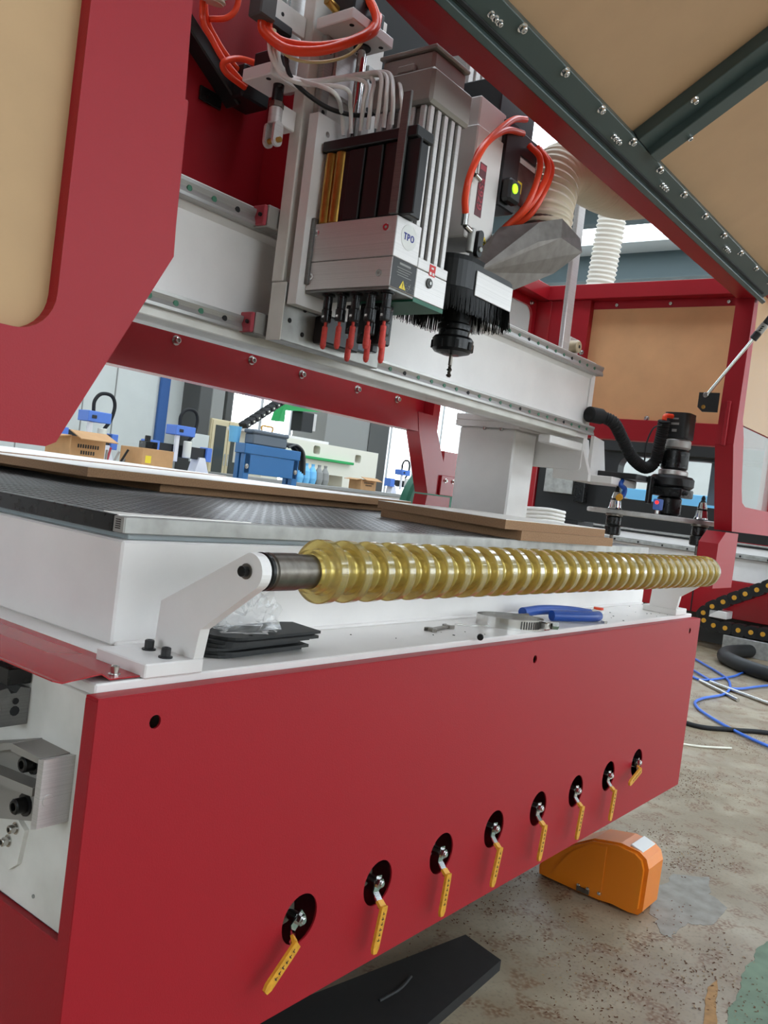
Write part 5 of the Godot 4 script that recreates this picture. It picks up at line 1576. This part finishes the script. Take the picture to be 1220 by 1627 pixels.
func second_machine() -> void:
	var t := thing("second_router", "another red and white router machine standing behind at right", "machine", v(9, 0, -3))
	box(t, "red_base", v(8.0, 0.30, -4.4), v(10.0, 0.655, 0.6), M.red_gloss, 0.004)
	box(t, "plinth", v(8.3, 0.0, -4.2), v(9.8, 0.30, 0.4), M.grey_dark, 0.004)
	box(t, "white_body", v(8.02, 0.657, -4.4), v(10.0, 0.875, 0.6), M.white, 0.004)
	var r := box(t, "rail", v(7.98, 0.878, -4.4), v(8.2, 0.915, 0.6), M.alu_matt, 0.002)
	for k in 20:
		rod(r, "painted_rail_hole", v(7.981, 0.896, -4.0 + 0.25 * k), v(7.975, 0.896, -4.0 + 0.25 * k), 0.010, M.black_matt, 8)  # black discs paint the dark of the holes, rail stays solid
	box(t, "white_bed", v(8.04, 0.917, -4.4), v(10.0, 0.985, 0.6), M.white, 0.004)
	box(t, "black_track", v(8.03, 0.988, -4.4), v(8.3, 1.0, 0.6), M.black, 0.002)
	box(t, "track_lip", v(8.03, 1.003, -3.5), v(8.25, 1.02, 0.6), M.alu_matt, 0.002)
	box(t, "red_strip", v(8.10, 1.022, -1.75), v(8.4, 1.065, 0.6), M.red_gloss, 0.002)
	box(t, "alu_strip", v(8.12, 1.022, -2.4), v(8.4, 1.060, -1.76), M.alu_matt, 0.002)
	box(t, "red_strip", v(8.12, 1.062, -4.4), v(8.4, 1.075, -1.5), M.red_gloss, 0.002)
	box(t, "red_strip", v(8.42, 1.090, -4.4), v(8.6, 1.10, -1.5), M.red_gloss, 0.002)
	box(t, "bed_top", v(8.26, 1.001, -4.4), v(10.0, 1.055, 0.6), M.white, 0.004)
	box(t, "seam", v(7.995, 0.30, -1.90), v(8.0, 0.655, -1.89), M.black_matt, 0.0)
	# drag chain looping beside it
	var path := [v(7.86, 0.235, -0.6), v(7.86, 0.235, -1.0), v(7.86, 0.225, -1.35), v(7.86, 0.225, -1.62), v(7.86, 0.27, -1.735), v(7.86, 0.33, -1.73), v(7.86, 0.385, -1.66), v(7.86, 0.50, -1.48), v(7.86, 0.60, -1.30), v(7.86, 0.70, -1.13), v(7.86, 0.82, -0.9), v(7.86, 0.93, -0.65)]
	var pts: Array[Vector3] = []
	for i in path.size() - 1:
		for k in 10:
			var a: Vector3 = path[maxi(i - 1, 0)]
			var b: Vector3 = path[mini(i + 2, path.size() - 1)]
			pts.append(path[i].cubic_interpolate(path[i + 1], a, b, k / 10.0))
	var ch := Node3D.new()
	ch.name = "drag_chain"
	t.add_child(ch, true)
	ch.global_position = path[0]
	ch.set_meta("label", "black drag chain with yellow pins")
	var link := MB.new()
	link.prism(rounded(v2(-0.058, -0.056), v2(0.058, 0.056), 0.03, 4), 0, -0.06, 0.06)
	var lm := link.mesh()
	var last := pts[0]
	for i in range(1, pts.size()):
		if (pts[i] - last).length() < 0.098:
			continue
		var d := (pts[i] - last).normalized()
		var bas := Basis(Vector3.RIGHT, Vector3.RIGHT.cross(-d).normalized() * -1.0, d)
		var o := put(ch, "chain_link", lm, M.black, Transform3D(bas.orthonormalized(), (pts[i] + last) / 2))
		rod(o, "pin", (pts[i] + last) / 2 - v(0.06, 0, 0), (pts[i] + last) / 2 - v(0.067, 0, 0), 0.022, M.yellow, 14)
		last = pts[i]
	box(t, "chain_trough", v(7.78, 0.0, -1.5), v(7.98, 0.16, 0.6), M.alu_matt, 0.003)
	box(t, "chain_bracket", v(7.80, 0.30, -1.66), v(7.99, 0.37, -1.50), M.white, 0.004)
	# black gantry with cut-out, standing across
	var g := thing("black_gantry", "black gantry of the second machine with a rounded cut-out", "gantry", v(6.2, 0, -2.3))
	var cut := rounded(v2(-2.02, 1.275), v2(-0.90, 1.62), 0.10, 8)
	plate(g, "side_plate", poly([-2.72, 1.05, -2.72, 1.92, -2.36, 1.92, -2.16, 1.76, -0.6, 1.76, -0.6, 1.05]), 0, 6.1, 6.22, M.black, [cut])
	box(g, "upper_beam", v(6.05, 1.64, -2.15), v(6.4, 1.93, -0.3), M.black, 0.01)
	box(g, "steel_pad", v(6.03, 1.26, -2.62), v(6.098, 1.80, -2.36), M.alu_matt, 0.003)
	box(g, "guide_bar", v(6.02, 1.20, -2.34), v(6.098, 1.84, -2.25), M.black_steel, 0.004)
	box(g, "red_edge", v(6.08, 1.05, -2.90), v(6.22, 1.95, -2.73), M.red_gloss, 0.004)
	box(g, "leg", v(6.1, 0.0, -2.72), v(6.4, 1.05, -2.3), M.black, 0.004)
	box(g, "grey_screen", v(6.30, 1.30, -1.35), v(6.32, 1.64, -0.62), M.grey_plastic, 0.002)
	# blue sheet lying on a bench behind it
	var bb := thing("blue_bench", "light blue bench top seen through the black gantry", "bench", v(11.5, 0, -4))
	box(bb, "bench_top", v(11.0, 1.34, -7.0), v(12.6, 1.54, -1.0), M.blue_light, 0.01)
	box(bb, "leg", v(11.1, 0, -6.9), v(11.3, 1.34, -6.7), M.blue_light, 0.01)
	box(bb, "leg", v(11.1, 0, -1.4), v(11.3, 1.34, -1.2), M.blue_light, 0.01)
	# coil of pale ribbed hose at the foot of the white leg
	var coil := thing("hose_coil", "coiled cream ribbed hose behind the fibreboards", "hose", v(2.84, 0.0, -0.95))
	for k in 5:
		hose(coil, "coil_turn", [v(2.70, 1.045 + 0.016 * k, -0.98), v(2.77, 1.050 + 0.016 * k, -0.95), v(2.86, 1.052 + 0.016 * k, -0.93), v(2.98, 1.046 + 0.016 * k, -0.92)], 0.0085, M.white_hose, 10)
	box(coil, "stand", v(2.68, 0.0, -1.0), v(3.0, 1.036, -0.90), M.white, 0.004)


# ---------------------------------------------------------------- far things

func engraver(p: Vector3, label: String, w: float) -> void:
	# small bench engraving machine: gantry feet, blue head, black beam, cable arch
	var t := thing("engraving_machine", label, "engraving machine", p, "small blue engraving machines")
	var b := func(called: String, lo: Vector3, hi: Vector3, m: Material) -> void:
		box(t, called, p + lo, p + hi, m, 0.004)
	b.call("table", v(-0.05, 0.98, -0.3), v(w + 0.05, 1.03, 0.3), M.blue_machine)
	b.call("stand", v(0.0, 0.0, -0.28), v(w, 0.98, 0.28), M.grey_mid)
	for x in [0.05, w - 0.1]:
		plate(t, "gantry_foot", poly([p.x + x - 0.06, p.y + 1.03, p.x + x + 0.10, p.y + 1.03, p.x + x + 0.04, p.y + 1.18, p.x + x - 0.02, p.y + 1.18]), 2, p.z - 0.05, p.z + 0.05, M.white)
	b.call("beam", v(0.02, 1.16, -0.03), v(w - 0.03, 1.26, 0.03), M.black)
	b.call("beam_end", v(-0.06, 1.15, -0.05), v(0.04, 1.27, 0.07), M.blue_machine)
	b.call("beam_end", v(w - 0.05, 1.15, -0.05), v(w + 0.01, 1.27, 0.05), M.blue_machine)
	b.call("head_cover", v(0.18, 1.34, -0.06), v(0.38, 1.42, 0.08), M.blue_machine)
	b.call("head_switch", v(0.21, 1.365, 0.08), v(0.25, 1.39, 0.086), M.black)
	b.call("head_plate", v(0.20, 1.12, 0.035), v(0.24, 1.34, 0.06), M.white)
	rod(t, "spindle_motor", p + v(0.31, 1.16, 0.08), p + v(0.31, 1.30, 0.08), 0.035, M.cream, 18)
	hose(t, "cable_arch", [p + v(0.27, 1.42, 0.0), p + v(0.27, 1.50, 0.0), p + v(0.32, 1.56, 0.0), p + v(0.41, 1.56, 0.0), p + v(0.45, 1.49, 0.0), p + v(0.43, 1.38, 0.0), p + v(0.38, 1.30, 0.0)], 0.014, M.black_matt, 10)
	for k in 8:
		b.call("slot", v(w * 0.5 + 0.03 * k, 1.03, 0.1), v(w * 0.5 + 0.03 * k + 0.015, 1.05, 0.2), M.black)


func carton(called: String, label: String, p: Vector3, s: Vector3, open: bool, support: float) -> void:
	var t := thing(called, label, "box", p, "cardboard boxes")
	box(t, "carton", p, p + s, M.cardboard, 0.003)
	if open:
		put(t, "flap", chamfer_box(v(s.x * 1.05, 0.006, s.z * 0.5), 0.0), M.cardboard, Transform3D(Basis(Vector3.RIGHT, 0.35), p + v(s.x / 2, s.y + 0.01, s.z * 1.2)))
		put(t, "flap", chamfer_box(v(s.x * 0.35, 0.006, s.z), 0.0), M.cardboard, Transform3D(Basis(Vector3.BACK, 0.15), p + v(-s.x * 0.16, s.y - 0.005, s.z / 2)))
		for r in 2:
			for k in 9 - 3 * r:
				var q := p + v(s.x * (0.2 + 0.07 * k + 0.1 * r), s.y * (0.62 - 0.22 * r), s.z)
				box(t, "print", q, q + v(s.x * 0.045, s.y * 0.13, 0.001), M.print, 0.0)
	else:
		box(t, "print", p + v(s.x * 0.1, s.y * 0.4, s.z), p + v(s.x * 0.28, s.y * 0.7, s.z + 0.001), M.print_yellow, 0.0)


func background() -> void:
	engraver(v(2.98, 0.0, -5.0), "small engraver with blue head behind the open cardboard box", 0.47)
	engraver(v(3.80, 0.0, -5.0), "small engraver with blue head in front of the dark columns", 0.60)
	engraver(v(9.62, 0.0, -7.0), "far small engraver with blue head beside the bright window", 0.60)
	# bench under the boxes
	var wb := thing("work_bench", "low grey bench carrying cardboard boxes", "bench", v(3.2, 0, -4.3))
	box(wb, "bench_top", v(2.2, 0.98, -4.45), v(3.36, 1.02, -3.85), M.cream, 0.004)
	for x in [2.25, 3.29]:
		for z in [-4.40, -3.92]:
			box(wb, "leg", v(x, 0, z), v(x + 0.05, 0.98, z + 0.05), M.grey_mid, 0.003)
	carton("carton", "open cardboard box with printed characters beside the red hood", v(2.47, 1.021, -4.30), v(0.25, 0.18, 0.28), true, 1.0)
	carton("carton", "closed cardboard box with a yellow sticker", v(3.03, 1.021, -4.30), v(0.26, 0.165, 0.25), false, 1.0)
	var sc := thing("scrap_parts", "dark machine parts heaped between the two cardboard boxes", "machine parts", v(2.9, 1.021, -4.2))
	for k in 7:
		var p := v(2.80 + 0.03 * k, 1.021, -4.25 + 0.02 * (k % 3))
		rod(sc, "bar", p, p + v(-0.06 + 0.025 * k, 0.12 + 0.02 * (k % 2), 0.02), 0.008, [M.alu_matt, M.black, M.grey_mid, M.cap_red][k % 4], 8)
	var vb := thing("machine_vice", "small black machine vice on the closed cardboard box", "vice", v(3.15, 1.187, -4.16))
	box(vb, "block", v(3.10, 1.1865, -4.20), v(3.20, 1.235, -4.12), M.black_steel, 0.004)
	rod(vb, "block_knob", v(3.14, 1.235, -4.16), v(3.14, 1.275, -4.16), 0.02, M.black_steel, 12)
	# cabinet with glass doors
	var cb := thing("glass_cabinet", "cream metal cabinet with two dark glass doors at the wall", "cabinet", v(9.5, 0, -10.6))
	box(cb, "body", v(9.13, 0.0, -10.9), v(9.88, 1.92, -10.5), M.cabinet, 0.01)
	for k in 2:
		var x := 9.15 + 0.365 * k
		var d := box(cb, "door", v(x, 0.05, -10.5), v(x + 0.35, 1.90, -10.48), M.cabinet, 0.004)
		box(d, "door_glass", v(x + 0.06, 0.95, -10.48), v(x + 0.29, 1.82, -10.472), M.glass_dark, 0.0)
		box(d, "handle", v(x + (0.31 if k == 0 else 0.02), 1.15, -10.48), v(x + (0.33 if k == 0 else 0.04), 1.35, -10.46), M.chrome, 0.003)
	tag(box(self, "white_board", v(8.75, 1.15, -10.52), v(9.1, 1.62, -10.48), M.wall_panel, 0.004), "small pale panel hanging left of the glass cabinet", "panel")
	# blue stand with a toolbox, a tub and cables
	var tr := thing("blue_stand", "blue steel stand carrying a grey toolbox", "stand", v(3.7, 0, -3.7))
	box(tr, "top", v(3.43, 1.235, -3.60), v(3.975, 1.302, -3.5), M.blue_paint, 0.004)
	box(tr, "apron", v(3.445, 1.10, -3.52), v(3.96, 1.234, -3.505), M.blue_paint, 0.003)
	for q in [[3.44, -3.545], [3.915, -3.545], [3.44, -3.60], [3.915, -3.60]]:
		box(tr, "leg", v(q[0], 0.0, q[1]), v(q[0] + 0.055, 1.2345, q[1] + 0.04), M.blue_paint, 0.003)
	for x in [3.467, 3.942]:
		screw(tr, "bolt", v(x, 1.15, -3.504), Vector3.BACK, 0.012, 0.008, M.alu_matt)
	var tb := thing("toolbox", "grey plastic toolbox with a yellow handle on the blue stand", "toolbox", v(3.65, 1.303, -3.65))
	box(tb, "tray", v(3.50, 1.303, -3.595), v(3.83, 1.375, -3.505), M.grey_plastic, 0.008)
	box(tb, "lid", v(3.49, 1.376, -3.60), v(3.84, 1.405, -3.50), M.grey_plastic, 0.010)
	hose(tb, "handle", [v(3.61, 1.405, -3.55), v(3.61, 1.437, -3.55), v(3.66, 1.44, -3.55), v(3.71, 1.437, -3.55), v(3.71, 1.405, -3.55)], 0.006, M.yellow, 8)
	var bt := thing("blue_tub", "light blue plastic tub on the blue stand behind the toolbox", "tub", v(3.44, 1.303, -3.75))
	var tm := MB.new()
	tm.lathe([v2(0, 0), v2(0.036, 0), v2(0.042, 0.10), v2(0.044, 0.10), v2(0.044, 0.108), v2(0.039, 0.108), v2(0.034, 0.01), v2(0, 0.01)], 24)
	put(bt, "tub", tm.mesh(), M.blue_light, at(v(3.470, 1.303, -3.66)))
	var cbl := thing("cable_bundle", "dark bundle of cables hanging off the blue stand's right end", "cables", v(3.95, 1.30, -3.6))
	for k in 7:
		hose(cbl, "cable", [v(3.845 + 0.004 * k, 1.35 - 0.005 * k, -3.62 + 0.015 * k), v(3.93 + 0.004 * k, 1.345, -3.60 + 0.012 * k), v(3.985 + 0.005 * k, 1.29, -3.58 + 0.012 * k), v(3.99 + 0.007 * k, 1.20 - 0.01 * k, -3.57 + 0.012 * k)], 0.008, M.black_matt if k % 3 else M.grey_dark, 8)
	# white and green machine with a drag chain
	var gm := thing("green_router", "white machine with green arm and black drag chain behind blue stand", "machine", v(8.2, 0, -7.4))
	var hl := [rounded(v2(7.90, 1.45), v2(8.03, 1.56), 0.03), rounded(v2(8.77, 1.42), v2(8.90, 1.53), 0.03)]
	plate(gm, "body", poly([7.0, 1.20, 8.55, 1.20, 8.62, 0.1, 9.28, 0.1, 9.28, 1.60, 7.0, 1.60]), 2, -7.5, -7.0, M.cream, hl)
	box(gm, "back_plate", v(7.0, 1.20, -7.54), v(9.28, 1.60, -7.505), M.cream, 0.0)  # plate added behind the holes so that they look dark
	box(gm, "green_rail", v(7.3, 1.375, -7.0), v(8.68, 1.41, -6.93), M.green_paint, 0.004)
	box(gm, "table", v(6.9, 1.60, -7.6), v(8.3, 1.64, -7.1), M.white, 0.005)
	plate(gm, "green_arm", poly([7.45, 1.95, 8.35, 2.05, 8.35, 2.14, 7.45, 2.12, 7.35, 1.80, 7.45, 1.80]), 2, -7.3, -7.15, M.green_paint)
	box(gm, "head", v(7.72, 1.72, -7.3), v(7.95, 1.98, -7.1), M.black, 0.01)
	box(gm, "head_side", v(7.96, 1.75, -7.25), v(8.02, 1.98, -7.12), M.alu, 0.004)
	for k in 13:
		var p := v(6.55 + 0.075 * k, 1.66 + 0.05 * k, -6.9)
		put(gm, "chain_link", chamfer_box(v(0.088, 0.075, 0.14), 0.012), M.black, Transform3D(Basis(Vector3.BACK, 0.59), p))
		rod(gm, "chain_pin", p + v(0, 0, 0.07), p + v(0, 0, 0.076), 0.012, M.cream, 10)
	box(gm, "pillar", v(7.0, 0.0, -7.5), v(7.3, 1.20, -7.0), M.cream, 0.005)
	# grey cabinet behind it
	var gc := thing("grey_cabinet", "tall plain grey cabinet behind the white and green machine", "cabinet", v(11.4, 0, -9.8))
	box(gc, "body", v(10.75, 0.0, -10.2), v(12.55, 2.9, -9.4), M.grey_mid, 0.01)
	box(gc, "door", v(11.95, 0.1, -9.399), v(12.53, 2.85, -9.38), M.grey_dark, 0.004)
	# counter with goods
	var ct := thing("counter", "long pale counter with goods standing under the window", "counter", v(8, 0, -6.2))
	box(ct, "top", v(5.6, 1.02, -6.35), v(9.6, 1.06, -5.9), M.grey_mid, 0.004)
	box(ct, "front", v(5.6, 0.0, -6.3), v(9.6, 1.02, -5.95), M.white, 0.004)
	for k in 6:
		var x := 6.62 + 0.11 * k
		var bg := thing("hanging_bag", ["leftmost light blue bag on the counter", "second light blue bag on the counter", "third light blue bag on the counter", "fourth bag on the counter, light blue", "grey bag on the counter beside the blue ones", "rightmost grey bag on the counter"][k], "bag", v(x, 1.06, -6.1), "bags on the counter")
		var bm := MB.new()
		bm.lathe([v2(0.0, 0), v2(0.045, 0.0), v2(0.058, 0.06), v2(0.050, 0.14), v2(0.018, 0.20), v2(0.022, 0.23), v2(0, 0.23)], 14)
		put(bg, "bag", bm.mesh(), M.blue_light if k < 4 else M.grey_mid, at(v(x, 1.0602, -6.1)))
	carton("carton", "small open carton standing at the right end of the counter", v(7.75, 1.0602, -6.2), v(0.30, 0.13, 0.2), true, 1.0)
	# green round guard behind the hood
	var gd := thing("green_guard", "dark green round guard standing behind the red hood's leg", "guard", v(2.9, 0, -1.62))
	rod(gd, "disc", v(2.96, 1.02, -1.66), v(2.96, 1.02, -1.60), 0.24, M.green_dark, 48)
	box(gd, "stand", v(2.86, 0.0, -1.66), v(3.06, 0.9, -1.60), M.green_dark, 0.004)
